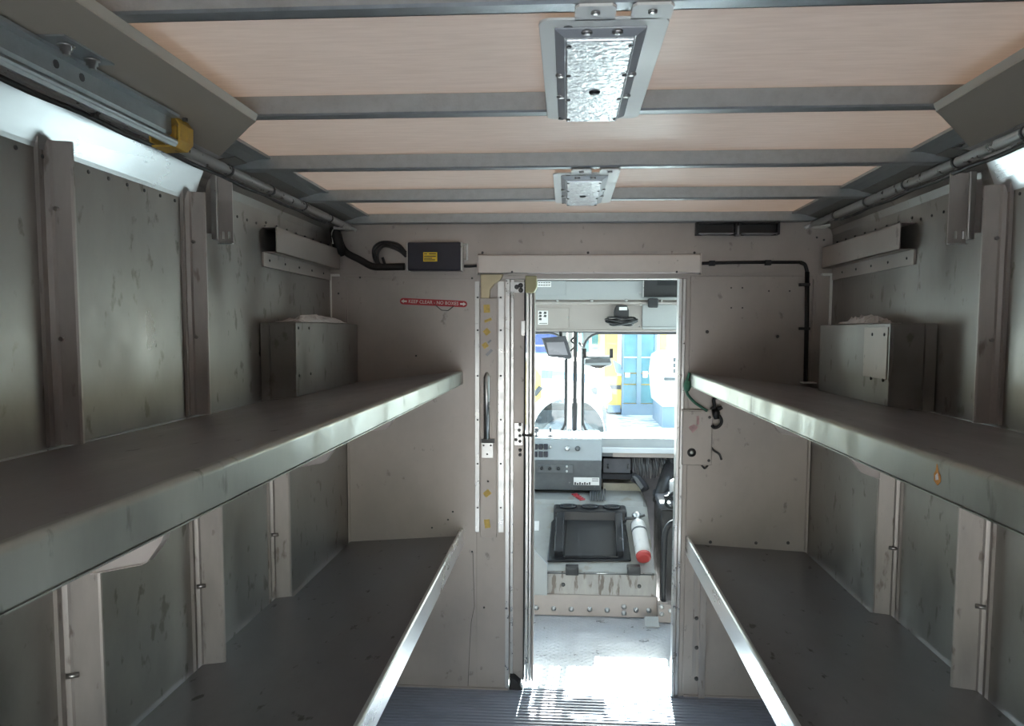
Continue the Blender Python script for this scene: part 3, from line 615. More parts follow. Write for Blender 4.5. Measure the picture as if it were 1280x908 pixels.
# ---------------------------------------------------------------- roof side pipes, door soffits and track
for nm, s in SIDES:
    x = XC + s * 1.02; z = 2.142
    y0 = YR + .1
    m = MB(); m.tube([(x, y0, z), (x, YB - .04, z)], .0145, 14)
    t = thing('conduit_pipe', 'grey conduit pipe along the %s of the roof edge' % ('yellow bumper side' if s < 0 else 'side without the yellow bumper'), 'pipe', (x, 1.5, z - .02), 'conduit pipes along the roof edges')
    m.build('pipe', 'steel', t)
    y = .30
    while y < YB - .1:
        c = MB(); c.tube([(x, y - .006, z), (x, y + .006, z)], .0165, 12); c.box(x - .004, x + .004, y - .008, y + .008, z - .022, z - .012); c.build('clip', 'dark_bolt', t); y += .31
    MB().tube(bez([(x - s * -.012, y0 + .2 + k * .155, z - .019 - .004 * (k % 2)) for k in range(25 if s < 0 else 25) if y0 + .2 + k * .155 < YB - .25], 3), .006, 6).build('slung_cable', 'cable_black', t)
    # white end elbow by the bulkhead
    MB().tube(bez([(x, YB - .05, z), (x - s * .012, YB - .022, z - .004), (x - s * .03, YB - .018, z - .012)], 5), .008, 8).build('end_elbow', 'white_paint', t)
    MB().prism([(x - s * .02, z - .016), (x + s * .05, z - .016), (x + s * .05, z - .004)], 'Y', YB - .10, YB - .03).build('end_bracket', 'white_paint' if s > 0 else 'steel', t)
    # soffit plate of the roll-up door run
    xi, xo = XC + s * .725, XC + s * .955
    zf = 2.138
    m = MB(); m.prism([(xi, YR + .05), (xo, YR + .05), (xo, 1.97), (xi + s * .035, 1.70), (xi, 1.655)], 'Z', zf, zf + .003)
    so = thing('door_soffit', 'beige sheet soffit beneath the roof, %s' % ('above the galvanised track' if s < 0 else 'on the side without a track in view'), 'soffit', ((xi + xo) / 2, .5, zf), 'soffits of the roll-up door')
    m.build('soffit_plate', 'beige_sheet', so)
    MB().prism([(xi, zf + .003), (xi - s * .006, zf + .016), (xi - s * .003, zf + .016), (xi + s * .003, zf + .003)], 'Y', YR + .05, 1.655).build('upturned_lip', 'beige_sheet', so)
    # upright bracket by the second rib
    yb = 2.20
    px0, px1, px2 = (263, 271.5, 289.5) if s < 0 else (1220, 1211, 1187.5)
    xa, xb, xe = (onY(p, 260, yb).x for p in (px0, px1, px2)); z0, z1 = onY(px1, 299.5, yb).z, onY(px1, 214, yb).z
    t = thing('hanging_bracket', 'slotted upright bracket under the roof edge, %s' % ('on the yellow bumper side' if s < 0 else 'above the rust-marked shelf'), 'bracket', (xb, yb, z0), 'slotted brackets under the roof edge')
    MB().box(xa, xb, yb, yb + .03, z0, z1).build('web', 'steel', t, bevel=.003)
    sl = [xb + (xe - xb) * k for k in (.25, .65)]
    holed_plate([xb - s * .001, xe] + sl + [q + .007 for q in sl], [z0 - .010, z0 + .002, z0 + .024, z1 - .004], yb + .006, yb + .010, {(1, 1), (3, 1)}).build('face_plate', 'rib_alu', t)
    MB().box(xb - s * .001, xe, yb - .004, yb + .010, z0 - .013, z0 - .010).build('foot_lip', 'steel', t)
    MB().box(xa, sx(s, .004), yb + .012, yb + .028, z0 + .02, z1 - .02).build('wall_lug', 'rib_alu', t)
    # long boxed channel near the bulkhead
    yc = 2.63 if s < 0 else 2.61
    t = thing('wall_channel', 'long boxed channel with a dark end, %s' % ('beside the black cable loom' if s < 0 else 'above the box with a cover plate'), 'channel', (sx(s, .03), 3.0, 1.90), 'boxed channels high on the walls')
    z0, z1 = 1.955, 2.045
    m = MB(); m.box(sx(s, .052), sx(s, .056), yc, YB - .03, z0, z1); m.box(sx(s, .006), sx(s, .056), yc, YB - .03, z1 - .003, z1); m.box(sx(s, .006), sx(s, .056), yc, YB - .03, z0, z0 + .003)
    m.build('channel', 'bulk_alu', t)
    MB().box(sx(s, .004), sx(s, .012), yc - .01, YB - .03, 1.905, z0).build('lower_flange', 'bulk_alu', t, bevel=.001)
    r = MB()
    for k in range(5): r.rivet((sx(s, .012), yc + .04 + .15 * k, 1.93), (-s, 0, 0), .005, .003)
    for k in range(8): r.rivet((sx(s, .010), yc + .02 + .10 * k, 2.062), (-s, 0, 0), .005, .003)
    r.build('channel_rivets', 'dark_bolt', t, kind='stuff')

# galvanised roll-up door track on the left with bolts and yellow end bumper
xt = -.845
t = thing('door_track', 'galvanised roll-up door track bolted under the beige soffit', 'door track', (xt, .6, 2.07))
m = MB()
m.sheet([(xt - .02, 2.131), (xt, 2.129), (xt, 2.098), (xt - .008, 2.086), (xt - .004, 2.072), (xt + .010, 2.068), (xt + .016, 2.078)], .003, 'Y', YR + .1, 1.58)
m.build('rail', 'galv', t)
MB().box(xt, xt + .022, YR + .1, 1.58, 2.128, 2.134).build('top_flange', 'galv', t)
m = MB(); m.tube([(xt + .006, YR + .1, 2.078), (xt + .006, 1.583, 2.078)], .009, 10); m.build('rolled_edge', 'galv', t)
for y in (.93, 1.22):
    m = MB(); m.box(xt + .004, xt + .062, y - .065, y + .065, 2.1345, 2.1375); pl = m.build('fixing_plate', 'galv', t)
    for dy in (-.032, .034):
        q = (xt + .042, y + dy, 2.1335)
        m = MB(); m.lathe(q, (0, 0, -1), [(0, .013), (.003, .013), (.003, .0095), (.010, .0095), (.010, .006), (.016, .006)], 8); m.build('bolt', 'bolt', pl)
        MB().tube([(xt + .0012, y + dy + .03, 2.115), (xt + .004, y + dy + .03, 2.115)], .007, 10).build('rivet', 'dark_bolt', pl)
m = MB(); m.sheet([(xt - .046, 2.080), (xt - .047, 2.118), (xt - .038, 2.129), (xt + .006, 2.130), (xt + .014, 2.118), (xt + .013, 2.086), (xt + .004, 2.075), (xt - .046, 2.075)], .005, 'Y', 1.585, 1.645)
bm_ = thing('track_bumper', 'worn yellow plastic bumper at the end of the galvanised track', 'bumper', (xt, 1.61, 2.05))
m.build('shell', 'yellow_bumper', bm_, bevel=.003)
MB().box(xt - .036, xt - .002, 1.61, 1.64, 2.084, 2.122).build('inner_block', 'yellow_bumper', bm_, bevel=.003)
MB().lathe((xt + .015, 1.615, 2.131), (0, 0, 1), [(0, .006), (.006, .006)], 8).build('screw', 'dark_bolt', bm_)

# ---------------------------------------------------------------- ceiling lights
def ceiling_light(y0, y1, x0, x1, label):
    zp = ZB - .004
    t = thing('ceiling_light', label, 'ceiling light', ((x0 + x1) / 2, (y0 + y1) / 2, zp - .03), 'ceiling lights between the roof bows')
    w = x1 - x0; r = .02; poly = []
    for cx_, cy_, a0 in ((x1 - r, y1 - r, 0), (x0 + r, y1 - r, 90), (x0 + r, y0 + .045 + r, 180), (x1 - r, y0 + .045 + r, 270)):
        poly += arc(cx_, cy_, r, a0, a0 + 90, 4)
    MB().prism(poly, 'Z', zp - .004, zp).build('mounting_plate', 'white_paint', t, bevel=.001)
    for tx in (x0 + .085, x1 - .03):
        tab = MB().prism([(tx - .030, y0 + .05), (tx - .030, y0 + .008), (tx - .024, y0), (tx + .024, y0), (tx + .030, y0 + .008), (tx + .030, y0 + .05)], 'Z', zp - .004, zp).build('tab', 'white_paint', t)
        MB().lathe((tx, y0 + .02, zp - .004), (0, 0, -1), [(0, .007), (.003, .007), (.004, .003)], 10).build('screw', 'bolt', tab)
    m = MB()
    for px, py in ((x0 + .03, y1 - .012), (x0 + .12, y1 - .012)): m.lathe((px, py, zp - .004), (0, 0, -1), [(0, .006), (.003, .006)], 8)
    m.lathe((x0 + .045, y0 + .075, zp - .004), (0, 0, -1), [(0, .008), (.001, .008)], 8)
    m.build('plate_screws', 'dark_bolt', t, kind='stuff')
    # bezel: sloped frame round the lens
    bx0, bx1, by0, by1 = x0 + .024, x1 - .032, y0 + .072, y1 - .030
    o = [(bx0, by0), (bx1, by0), (bx1, by1), (bx0, by1)]; d = .015
    i_ = [(bx0 + d, by0 + d), (bx1 - d, by0 + d), (bx1 - d, by1 - d * .3), (bx0 + d, by1 - d * .3)]
    z0, z1, z2 = zp - .004, zp - .007, zp - .014
    vv = [(x, y, z0) for x, y in o] + [(x, y, z1) for x, y in o] + [(x, y, z2) for x, y in i_] + [(x, y, z2 + .004) for x, y in i_]
    ff = []
    for k in range(4):
        q = (k + 1) % 4; ff += [(k, 4 + k, 4 + q, q), (4 + k, 8 + k, 8 + q, 4 + q)]
    ff += [(8, 11, 10, 9), (0, 1, 2, 3)]
    bz = MB().add(vv[:12], ff).build('bezel', 'lamp_bezel', t, bevel=.003)
    m = MB()
    for k in range(2):
        yy = by0 + (by1 - by0) * (.42 + .26 * k)
        for xx in (bx0 + d * .5, bx1 - d * .5): m.lathe((xx, yy, z2 + .005), (0, 0, -1), [(0, .009), (.003, .009), (.005, .004)], 10)
    for xx in (bx0 + .05, bx1 - .045): m.lathe((xx, by0 + d * .5, z2 + .005), (0, 0, -1), [(0, .009), (.003, .009), (.005, .004)], 10)
    m.build('bezel_screws', 'bolt', bz, kind='stuff')
    ln = MB(); ix0, ix1, iy0, iy1 = i_[0][0], i_[1][0], i_[0][1], i_[2][1]
    ln.box(ix0 + .002, ix1 - .002, iy0 + .002, iy1 - .002, z2 - .006, z2 + .002); ln = ln.build('lens', 'lamp_lens', t, bevel=.003)
    m = MB()
    for xx in (ix0 + .007, ix1 - .007):
        for k in (.05, .35, .65, .95): m.lathe((xx, iy0 + (iy1 - iy0) * k, z2 - .006), (0, 0, -1), [(0, .004), (.002, .004)], 8)
    m.build('lens_screws', 'dark_bolt', ln, kind='stuff')
    MB().lathe(((ix0 + ix1) / 2, iy0 + (iy1 - iy0) * .55, z2 - .005), (0, 0, -1), [(0, .011), (.004, .010), (.006, .005)], 14).build('lens_knob', 'black_plastic', ln)
    return t
ceiling_light(1.125, 1.705, -.048, .150, 'white ceiling light level with the yellow track bumper')
ceiling_light(2.235, 2.800, -.048, .150, 'white ceiling light closer to the bulkhead and the slot vents')

# ---------------------------------------------------------------- boxes on the upper shelves and things on them
def deckz(s, x):
    xf = XC + s * .508; return 1.499 - (1.499 - 1.428) * (abs(x - xf) / (sx(s, .004) - xf) * s)
def shelf_box(s, xf, y0, y1, zt, label, cover):
    xb = sx(s, .006); zf, zb = deckz(s, xf) + .001, deckz(s, xb) + .002
    t = thing('storage_box', label, 'box', (xf, (y0 + y1) / 2, zb), 'sheet metal boxes on the upper shelves')
    m = MB(); vv = []
    for x, zz in ((xf, zf), (xb, zb)):
        for y in (y0, y1): vv += [(x, y, zz), (x, y, zt)]
    f = [(0, 2, 3, 1), (4, 5, 7, 6), (0, 1, 5, 4), (2, 6, 7, 3), (1, 3, 7, 5), (0, 4, 6, 2)]
    if s > 0: f = [q[::-1] for q in f]
    f = [q[::-1] for q in f]
    m.add(vv, f); m.build('body', 'wall_alu', t, bevel=.002)
    e = xf + (xb - xf) * .25
    MB().box(xf + (xb - xf) * .75, xb, y0 - .012, y0 - .001, zb + .002, zt - .002).build('end_flange', 'wall_alu', t)
    MB().box(xf + (xb - xf) * .06, xf + (xb - xf) * .72, y0 - .006, y0 - .001, zf + .10, zt - .012).build('end_panel', 'wall_alu', t)
    MB().box(xf - s * .002, xf + s * .001, y0 - .002, y0 + .004, zf + .08, zt).build('corner_edge', 'wall_alu', t)
    MB().prism([(xf - s * .02, zf - .004), (xb, zb + .0005), (xb, zb + .004), (xf - s * .02, zf + .001)], 'Y', y0 - .022, y0 - .002).build('base_angle', 'wall_alu', t)
    if cover:
        c = MB().box(xf - s * .004, xf, y0 + .012, y0 + .20, zf + .085, zt - .012).build('cover_plate', 'bulk_alu', t, bevel=.001)
        m = MB()
        for y in (y0 + .035, y0 + .13):
            for z in (zt - .035, zf + .082): m.rivet((xf - s * .004, y, z), (-s, 0, 0), .006, .003)
        m.build('cover_screws', 'dark_bolt', c, kind='stuff')
    else:
        m = MB()
        for y, z in ((y0 + .03, zt - .02), (y0 + .14, zt - .02), (y0 + .03, zt - .19), (y0 + .15, zt - .19)): m.rivet((xf, y, z), (-s, 0, 0), .006, .003)
        m.build('box_screws', 'dark_bolt', t, kind='stuff')
    return t
shelf_box(-1, -.957, 2.60, YB - .014, 1.708, 'sheet metal box in the shelf corner topped with crumpled film, without a cover plate', False)
shelf_box(1, 1.012, 2.44, 3.10, 1.708, 'sheet metal box with a screwed cover plate on the right upper shelf', True)
def crumple(cx_, cy_, z, lx, ly, hz, label, seed):
    rnd = random.Random(seed); nx, ny = 9, 17; vv = []; ff = []
    for j in range(ny):
        for i in range(nx):
            u, v = i / (nx - 1) - .5, j / (ny - 1) - .5
            e = max(0, 1 - (2 * abs(u)) ** 3) * max(0, 1 - (2 * abs(v)) ** 3)
            vv.append((cx_ + u * lx + rnd.uniform(-.006, .006), cy_ + v * ly + rnd.uniform(-.012, .012), z + .003 + e * hz * (.25 + .75 * rnd.random())))
    for j in range(ny - 1):
        for i in range(nx - 1):
            a = j * nx + i; ff.append((a, a + 1, a + nx + 1, a + nx))
    o = MB().add(vv, ff).build('plastic_film', 'bag_plastic')
    sm = o.modifiers.new('thick', 'SOLIDIFY'); sm.thickness = .002
    return tag(o, label, 'plastic film')
crumple(-1.015, 2.98, 1.709, .10, .56, .034, 'crumpled pale plastic film on the box in the loom-side shelf corner', 3)
crumple(1.08, 2.82, 1.709, .09, .36, .034, 'crumpled pale plastic film on the box with the cover plate', 5)
# rust mark on the right shelf flange
q = onX(1171, 594, XC + .508 - .001)
m = MB(); m.prism([(q.y - .011, q.z - .008), (q.y - .003, q.z - .015), (q.y + .008, q.z - .010), (q.y + .009, q.z + .000), (q.y + .004, q.z + .006), (q.y + .002, q.z + .016), (q.y - .003, q.z + .005), (q.y - .009, q.z + .002)], 'X', XC + .508 - .0010, XC + .508 - .0002)
rm = m.build('rust_mark', 'orange_rust')
MB().prism([(q.y - .006, q.z - .006), (q.y + .002, q.z - .008), (q.y + .003, q.z - .001), (q.y - .002, q.z + .003)], 'X', XC + .508 - .0016, XC + .508 - .0010).build('paint_chip', 'sticker_white', rm)
tag(rm, 'small orange rust mark on the front flange of the upper shelf', 'rust mark')

# ---------------------------------------------------------------- driver's cab: shell
CX0, CX1 = XC - 1.03, XC + 1.03; YW = 5.40
cf = MB().box(CX0, CX1, YB, 4.46, -.06, -.004).build('floor_cab', 'diamond_plate'); struct(cf)
cc = MB().box(CX0, CX1, YB + .04, YW + .05, 2.10, 2.13).build('ceiling_cab', 'cab_grey'); struct(cc)
# left side: closed lower door with a window opening; right side: open doorway
m = MB(); x = CX0
m.box(x - .03, x, YB + .04, YW + .05, -.06, 1.0); m.box(x - .03, x, YB + .04, YW + .05, 1.85, 2.10); m.box(x - .03, x, YB + .04, 3.62, 1.0, 1.85); m.box(x - .03, x, 4.35, 4.5, 1.0, 1.85); m.box(x - .03, x, 5.2, YW + .05, 1.0, 1.85)
struct(m.build('wall_cab_left', 'cab_grey'))
m = MB(); x = CX1
m.box(x, x + .03, YB + .04, 3.54, -.06, 2.10); m.box(x, x + .03, 3.54, 4.36, -.06, 1.0); m.box(x, x + .03, 4.36, YW + .05, -.06, 1.0); m.box(x, x + .03, 4.36, 4.50, 1.0, 1.85); m.box(x, x + .03, 5.2, YW + .05, 1.0, 1.85); m.box(x, x + .03, 3.54, YW + .05, 1.98, 2.10); m.box(x, x + .03, 4.36, YW + .05, 1.85, 1.98)
struct(m.build('wall_cab_right', 'cab_grey'))
for k, (xx, y0, y1, z1) in enumerate(((CX0 - .02, 3.62, 4.35, 1.85), (CX0 - .02, 4.5, 5.2, 1.85), (CX1 + .012, 3.54, 4.36, 1.98), (CX1 + .012, 4.5, 5.2, 1.85))):
    struct(MB().box(xx, xx + .005, y0, y1, 1.0, z1).build('window_%d' % (k + 2), 'windscreen_glass'))
# firewall under the windscreen
zw0, zw1 = PZ(547, YW), PZ(416, YW)
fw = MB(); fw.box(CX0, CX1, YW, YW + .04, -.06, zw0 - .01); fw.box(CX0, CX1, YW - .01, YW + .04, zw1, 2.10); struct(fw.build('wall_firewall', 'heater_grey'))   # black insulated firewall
# windscreen: two panes in black rubber round a centre post
wn_ = thing('window_1', None, None, (XC, YW, zw0)); del wn_['label']; del wn_['category']; struct(wn_)
xm0, xm1 = PX(709, 480, YW), PX(727, 480, YW)
def pane(x0, x1):
    r = .12; poly = []
    for cx_, cz_, a0 in ((x1 - r, zw1 - r, 0), (x0 + r, zw1 - r, 90), (x0 + r, zw0 + r, 180), (x1 - r, zw0 + r, 270)): poly += arc(cx_, cz_, r, a0, a0 + 90, 6)
    p = MB().prism(poly, 'Y', YW + .012, YW + .017).build('pane', 'windscreen_glass', wn_)
    loop = [Vector((a, YW + .012, b)) for a, b in poly]; loop = loop + loop[:2]
    MB().tube(loop, .013, 8, False).build('rubber_gasket', 'rubber', wn_)
    # flat corner fillets that close the square opening
    for cx_, cz_, a0, sx_, sz_ in ((x1 - r, zw1 - r, 0, 1, 1), (x0 + r, zw1 - r, 90, -1, 1), (x0 + r, zw0 + r, 180, -1, -1), (x1 - r, zw0 + r, 270, 1, -1)):
        MB().prism([(cx_ + sx_ * r, cz_ + sz_ * r)] + arc(cx_, cz_, r, a0, a0 + 90, 6), 'Y', YW, YW + .03).build('corner_fillet', 'cab_grey', wn_)
pane(CX0 + .06, xm0 - .008); pane(xm1 + .008, CX1 - .06)
MB().box(xm0, PX(715.5, 480, YW), YW - .01, YW + .04, zw0, zw1).build('centre_post', 'steel', wn_, bevel=.004)
MB().box(PX(716.5, 480, YW), PX(721, 480, YW), YW - .002, YW + .03, zw0, zw1).build('centre_post_gap', 'rubber', wn_)
MB().box(PX(722, 480, YW), xm1, YW - .01, YW + .04, zw0, zw1).build('centre_post', 'steel', wn_, bevel=.004)
for a, b in ((CX0, CX0 + .06), (CX1 - .06, CX1)): MB().box(a, b, YW, YW + .03, zw0 - .01, zw1).build('side_post', 'cab_grey', wn_)

# overhead console above the windscreen
YO = 4.95
oc = thing('overhead_console', 'beige overhead console above the windscreen with labels', 'console', onY(756, 413, YO))
z = {k: PZ(k, YO) for k in (350, 376, 378, 382, 413)}
MB().prism([(YO, z[413]), (YO, z[378] - .016), (YO - .05, z[378] - .012), (YO - .05, z[378]), (YO - .03, z[376]), (YO - .02, 2.096), (YO + .42, 2.096), (YO + .42, z[413] + .03), (YO + .02, z[413])], 'X', CX0 + .01, CX1 - .01).build('body', 'cab_paint', oc, bevel=.004)
MB().box(CX0 + .02, CX1 - .02, YO - .045, YO - .03, z[376] + .004, PZ(352, YO)).build('upper_panel', 'cab_grey', oc, bevel=.003)
MB().box(CX0 + .02, CX1 - .02, YO - .006, YO + .02, z[413] - .008, z[413] + .004).build('lower_trim', 'cab_paint', oc, bevel=.003)
pplate(669, 351, 707, 370, YO - .052, .006, 'access_panel', 'cab_grey', oc, .002)
lb = pplate(672, 352, 689, 359, YO - .054, .002, 'label', 'sticker_white', oc)
m = MB()
for k, yy in enumerate((353.5, 356.5)):
    for j in range(5): p, q = onY(673 + j * 3.1, yy - .5, YO - .054), onY(675.3 + j * 3.1, yy + .5, YO - .054); m.box(p.x, q.x, YO - .0548, YO - .054, q.z, p.z)
m.build('label_print', 'print_dark', lb)
pplate(669, 385, 711, 410, YO - .006, .005, 'access_panel', 'cab_paint', oc, .002)
lb = pplate(672.5, 388.5, 685, 406, YO - .008, .002, 'pictogram_label', 'sticker_white', oc)
m = MB()
for i in range(2):
    for j in range(3):
        if (i, j) == (1, 2): continue
        p = onY(675.2 + i * 6, 391.3 + j * 3.9, YO - .008); m.prism([(p.x - .010, p.z - .006), (p.x + .008, p.z - .008), (p.x + .011, p.z + .005), (p.x - .004, p.z + .009)], 'Y', YO - .0088, YO - .008)
p, q = onY(674, 404, YO - .008), onY(684, 404.8, YO - .008); m.box(p.x, q.x, YO - .0088, YO - .008, q.z, p.z)
m.build('pictogram', 'print_dark', lb)
m = MB()
for px, py, r in ((697, 376, .009), (740, 376, .010), (783, 375.5, .010), (801, 381, .008), (827, 376, .008), (710, 397, .008), (799, 408, .006), (800, 366, .007)): m.rivet(onY(px, py, YO - .052 if py < 383 else YO - .006), (0, -1, 0), r, .005)
m.build('console_screws', 'bolt', oc, kind='stuff')
# dark storage pocket and door at the right end
a, b = onY(805, 351, YO - .06), onY(862, 371, YO - .06)
pk = thing('overhead_pocket', 'black open storage pocket at the right end of the overhead console', 'pocket', ((a.x + b.x) / 2, YO - .05, b.z))
m = MB(); m.box(a.x, b.x, YO - .055, YO - .045, b.z, a.z); m.box(a.x, b.x, YO - .09, YO - .045, b.z - .004, b.z); m.box(a.x - .004, a.x, YO - .09, YO - .045, b.z - .004, a.z); m.build('pocket', 'black_plastic', pk)
MB().box(a.x + .085, b.x, YO - .060, YO - .055, a.z - .03, a.z).build('inner_flap', 'black_gloss', pk)
q = onY(805.5, 361, YO - .09); MB().box(a.x - .006, a.x - .003, YO - .092, YO - .045, b.z - .004, a.z).build('edge_trim', 'steel', pk)
pplate(803, 381, 850, 412, YO - .012, .011, 'glovebox_lid', 'cab_grey', oc, .003)
pplate(803, 408.5, 850, 412, YO - .020, .014, 'lid_lip', 'cab_grey', oc, .002)
q = onY(816.5, 378.5, YO - .08)
tag(MB().box(q.x - .033, q.x + .033, YO - .09, YO - .055, q.z - .032, q.z + .028).build('sensor_box', 'black_plastic', bevel=.010), 'small rounded black sensor box under the overhead pocket', 'sensor')
# two-way radio microphone with a coiled lead
t = thing('radio_handset', 'black radio unit with coiled wire hanging under the overhead console', 'radio', onY(776, 406, YO - .05))
a, b = onY(768, 382, YO - .06), onY(786, 397, YO - .06)
MB().prism([(a.x + .01, a.z), (b.x - .012, a.z), (b.x, a.z - .03), (b.x, b.z), (a.x, b.z), (a.x, a.z - .035)], 'Y', YO - .06, YO - .006).build('body', 'black_plastic', t, bevel=.006)
pplate(774, 384, 784, 388, YO - .062, .002, 'label', 'sticker_white', t)
for k, (py, w, dz) in enumerate(((398.5, 17, 0), (401, 19.5, .01), (403.5, 19, -.004), (405.5, 14, .006))):
    c = onY(776.5, py, YO - .05); R = w * YO / F
    MB().tube([c + Vector((math.cos(2 * math.pi * i / 24) * R, math.sin(2 * math.pi * i / 24) * .035 - .01, .008 * math.sin(4 * math.pi * i / 24 + k))) for i in range(25)], .006, 6, False).build('wire_coil', 'cable_black', t)
# reversing monitor
YM = 5.05
t = thing('reversing_monitor', 'grey reversing monitor on a stalk in front of the windscreen post', 'monitor', onY(696, 448, YM))
def pp(L, Y): return [(onY(x, y, Y).x, onY(x, y, Y).z) for x, y in L]
o = [(677, 424), (708, 421), (715, 447), (711, 449), (685, 446)]
MB().prism(pp(o, YM), 'Y', YM, YM + .06).build('case', 'heater_grey', t, bevel=.006)
MB().prism(pp([(683, 428.5), (705, 427.5), (710, 444), (686, 443.5)], YM - .002), 'Y', YM - .003, YM + .001).build('screen', 'screen_grey', t)
MB().prism(pp([(676, 423), (707, 420), (709, 427), (681, 428)], YM - .05), 'Y', YM - .05, YM + .002).build('sun_hood', 'heater_grey', t, bevel=.003)
MB().tube([onY(701, 424, YM + .03), onY(700.5, 410, YM + .03)], .012, 8).build('stalk', 'black_plastic', t)
MB().tube(bez([onY(x, y, YM + .05) for x, y in ((712, 440), (719, 432), (714, 426), (719, 420), (717, 412))], 5), .006, 6).build('lead', 'cable_black', t)
# interior mirror / camera on the right pane
YI = 5.25
t = thing('windscreen_camera', 'flat dark camera unit with two black arms below the windscreen top', 'camera', onY(747, 459, YI))
MB().prism(pp([(731, 449), (763, 448), (765, 454), (764, 457), (752, 460), (742, 460), (730, 456)], YI), 'Y', YI, YI + .06).build('body', 'dash_light', t, bevel=.006)
MB().prism(pp([(732, 449.5), (762, 448.5), (763.5, 453.5), (731.5, 454)], YI - .004), 'Y', YI - .004, YI + .001).build('front_screen', 'dash_dark', t)
MB().prism(pp([(738, 457), (758, 457), (752, 460.5), (744, 460.5)], YI - .006), 'Y', YI - .006, YI + .02).build('lens', 'black_gloss', t)
for x0 in (728.5, 762): MB().prism(pp([(x0, 436), (x0 + 4.5, 436), (x0 + 4.5, 448), (x0, 448)], YI), 'Y', YI, YI + .03).build('arm', 'black_plastic', t, bevel=.003)
MB().tube([onY(731, 447, YI + .01), onY(764, 446.5, YI + .01)], .010, 8).build('cross_bar', 'rail_dark', t)
MB().tube([onY(732, 438, YI + .01), onY(724, 429, YW - .008)], .007, 8).build('mount_stem', 'rail_dark', t)

# dashboard on the left of the engine cover
YD = 5.0
a, b = onY(625, 549, YD), onY(751.5, 615, YD)
t = thing('dashboard', 'grey instrument dashboard with rocker switches and two round knobs', 'dashboard', ((a.x + b.x) / 2, YD + .2, b.z))
zmid = PZ(576, YD)
x0d = CX0 + .02
MB().prism([(YD + .03, b.z + .0), (YD - .015, zmid), (YD + .05, zmid), (YD + .36, zmid), (YD + .36, b.z)], 'X', x0d, b.x).build('lower_fascia', 'dash_dark', t, bevel=.006)
MB().prism([(YD - .015, zmid), (YD, a.z), (YD + .38, a.z - .004), (YD + .38, zmid)], 'X', x0d, b.x).build('upper_fascia', 'dash_light', t, bevel=.004)
MB().box(x0d, b.x, YD + .002, YD + .385, a.z, a.z + .012).build('top_pad', 'dash_top', t, bevel=.004)
for i in range(4):
    for j in range(2):
        q0, q1 = onY(660.5 + i * 6.4, 555.5 + j * 9.3, YD - .02), onY(665.5 + i * 6.4, 562.5 + j * 9.3, YD - .02)
        MB().box(q0.x, q1.x, YD - .022, YD - .004, q1.z, q0.z).build('rocker_switch', 'navy_plastic', t, bevel=.003)
for px in (709, 722):
    c = onY(px, 561, YD - .008); k = MB(); k.lathe(c, (0, -1, 0), [(0, .018), (.008, .017), (.010, .012), (.028, .011), (.030, .007)], 14); k.build('knob', 'steel' if px < 715 else 'dash_dark', t)
c = onY(688, 559, YD - .008); MB().lathe(c, (0, -1, 0), [(0, .009), (.006, .009), (.01, .004)], 10).build('key_switch', 'steel', t)
hp = pplate(672, 581, 716, 592, YD - .014, .01, 'heater_panel', 'dash_dark', t, .002)
for px, py in ((677, 585.5), (687, 586), (698, 586)):
    c = onY(px, py, YD - .014); MB().lathe(c, (0, -1, 0), [(0, .013), (.012, .011), (.014, .005)], 10).build('heater_knob', 'black_plastic', hp)
for px, py in ((708.5, 583.5), (708.5, 589.5)):
    c = onY(px, py, YD - .014); MB().lathe(c, (0, -1, 0), [(0, .008), (.006, .008), (.01, .003)], 10).build('heater_button', 'steel', hp)
lb = pplate(717, 597, 749, 607, YD - .001, .004, 'warning_label', 'sticker_white', t)
m = MB()
for k in range(7):
    p, q = onY(718 + k * 3, 603 + (k % 2), YD - .001), onY(720 + k * 3, 606.3, YD - .001); m.box(p.x, q.x, YD - .0018, YD - .001, q.z, p.z)
for yy in (599, 601.5): p, q = onY(740, yy - .4, YD - .001), onY(748, yy + .5, YD - .001); m.box(p.x, q.x, YD - .0018, YD - .001, q.z, p.z)
m.build('label_print', 'print_dark', lb)
# small things standing on the dash top
zt = a.z + .012
for px, lab, r in ((670, 'round dark suction knob standing on the dashboard top beside the door edge', .022), (688, 'small dark stud standing on the dashboard top near the windscreen post', .010)):
    q = onY(px, 547, YD + .05); m = MB()
    m.lathe((q.x, YD + .06, zt), (0, 0, 1), [(0, .022), (.006, .022), (.008, .007), (.022, .006)] + [(.022 + .02 + .02 * math.sin(x_), r * math.cos(x_)) for x_ in (-1.2, -.6, 0, .6, 1.2)], 12)
    tag(m.build('suction_mount' if px < 680 else 'dash_stud', 'heater_grey'), lab, 'mount' if px < 680 else 'stud')

# right of the dash: shelf bar, heater, hoses
YS = 5.05
t = thing('dash_shelf', 'pale crash bar with a white lower rail right of the dashboard', 'dash shelf', onY(800, 572, YS))
a, b = onY(752.5, 549, YS), onY(870, 560, YS)
xe = CX1 - .01
MB().prism([(YS + .03, PZ(560, YS)), (YS + .06, PZ(549, YS)), (YS + .34, PZ(549, YS)), (YS + .34, PZ(560, YS))], 'X', a.x, xe).build('back_rail', 'cab_grey', t, bevel=.003)
MB().box(a.x, xe, YS, YS + .30, PZ(566.5, YS), PZ(560, YS)).build('white_rail', 'dash_top', t, bevel=.004)
MB().box(onY(766, 570, YS).x, xe, YS + .02, YS + .08, PZ(572, YS), PZ(566.5, YS)).build('under_rail', 'strip_paint', t, bevel=.002)
MB().box(a.x, onY(766, 570, YS).x, YS + .01, YS + .08, PZ(571, YS), PZ(566.5, YS)).build('dark_end', 'dash_dark', t)
t = thing('heater_unit', 'dark heater box under the pale crash bar', 'heater', onY(772, 592, YS + .1))
Yh = YS + .06
pplate(754, 573, 788, 592, Yh, .20, 'box', 'heater_grey', t, .004)
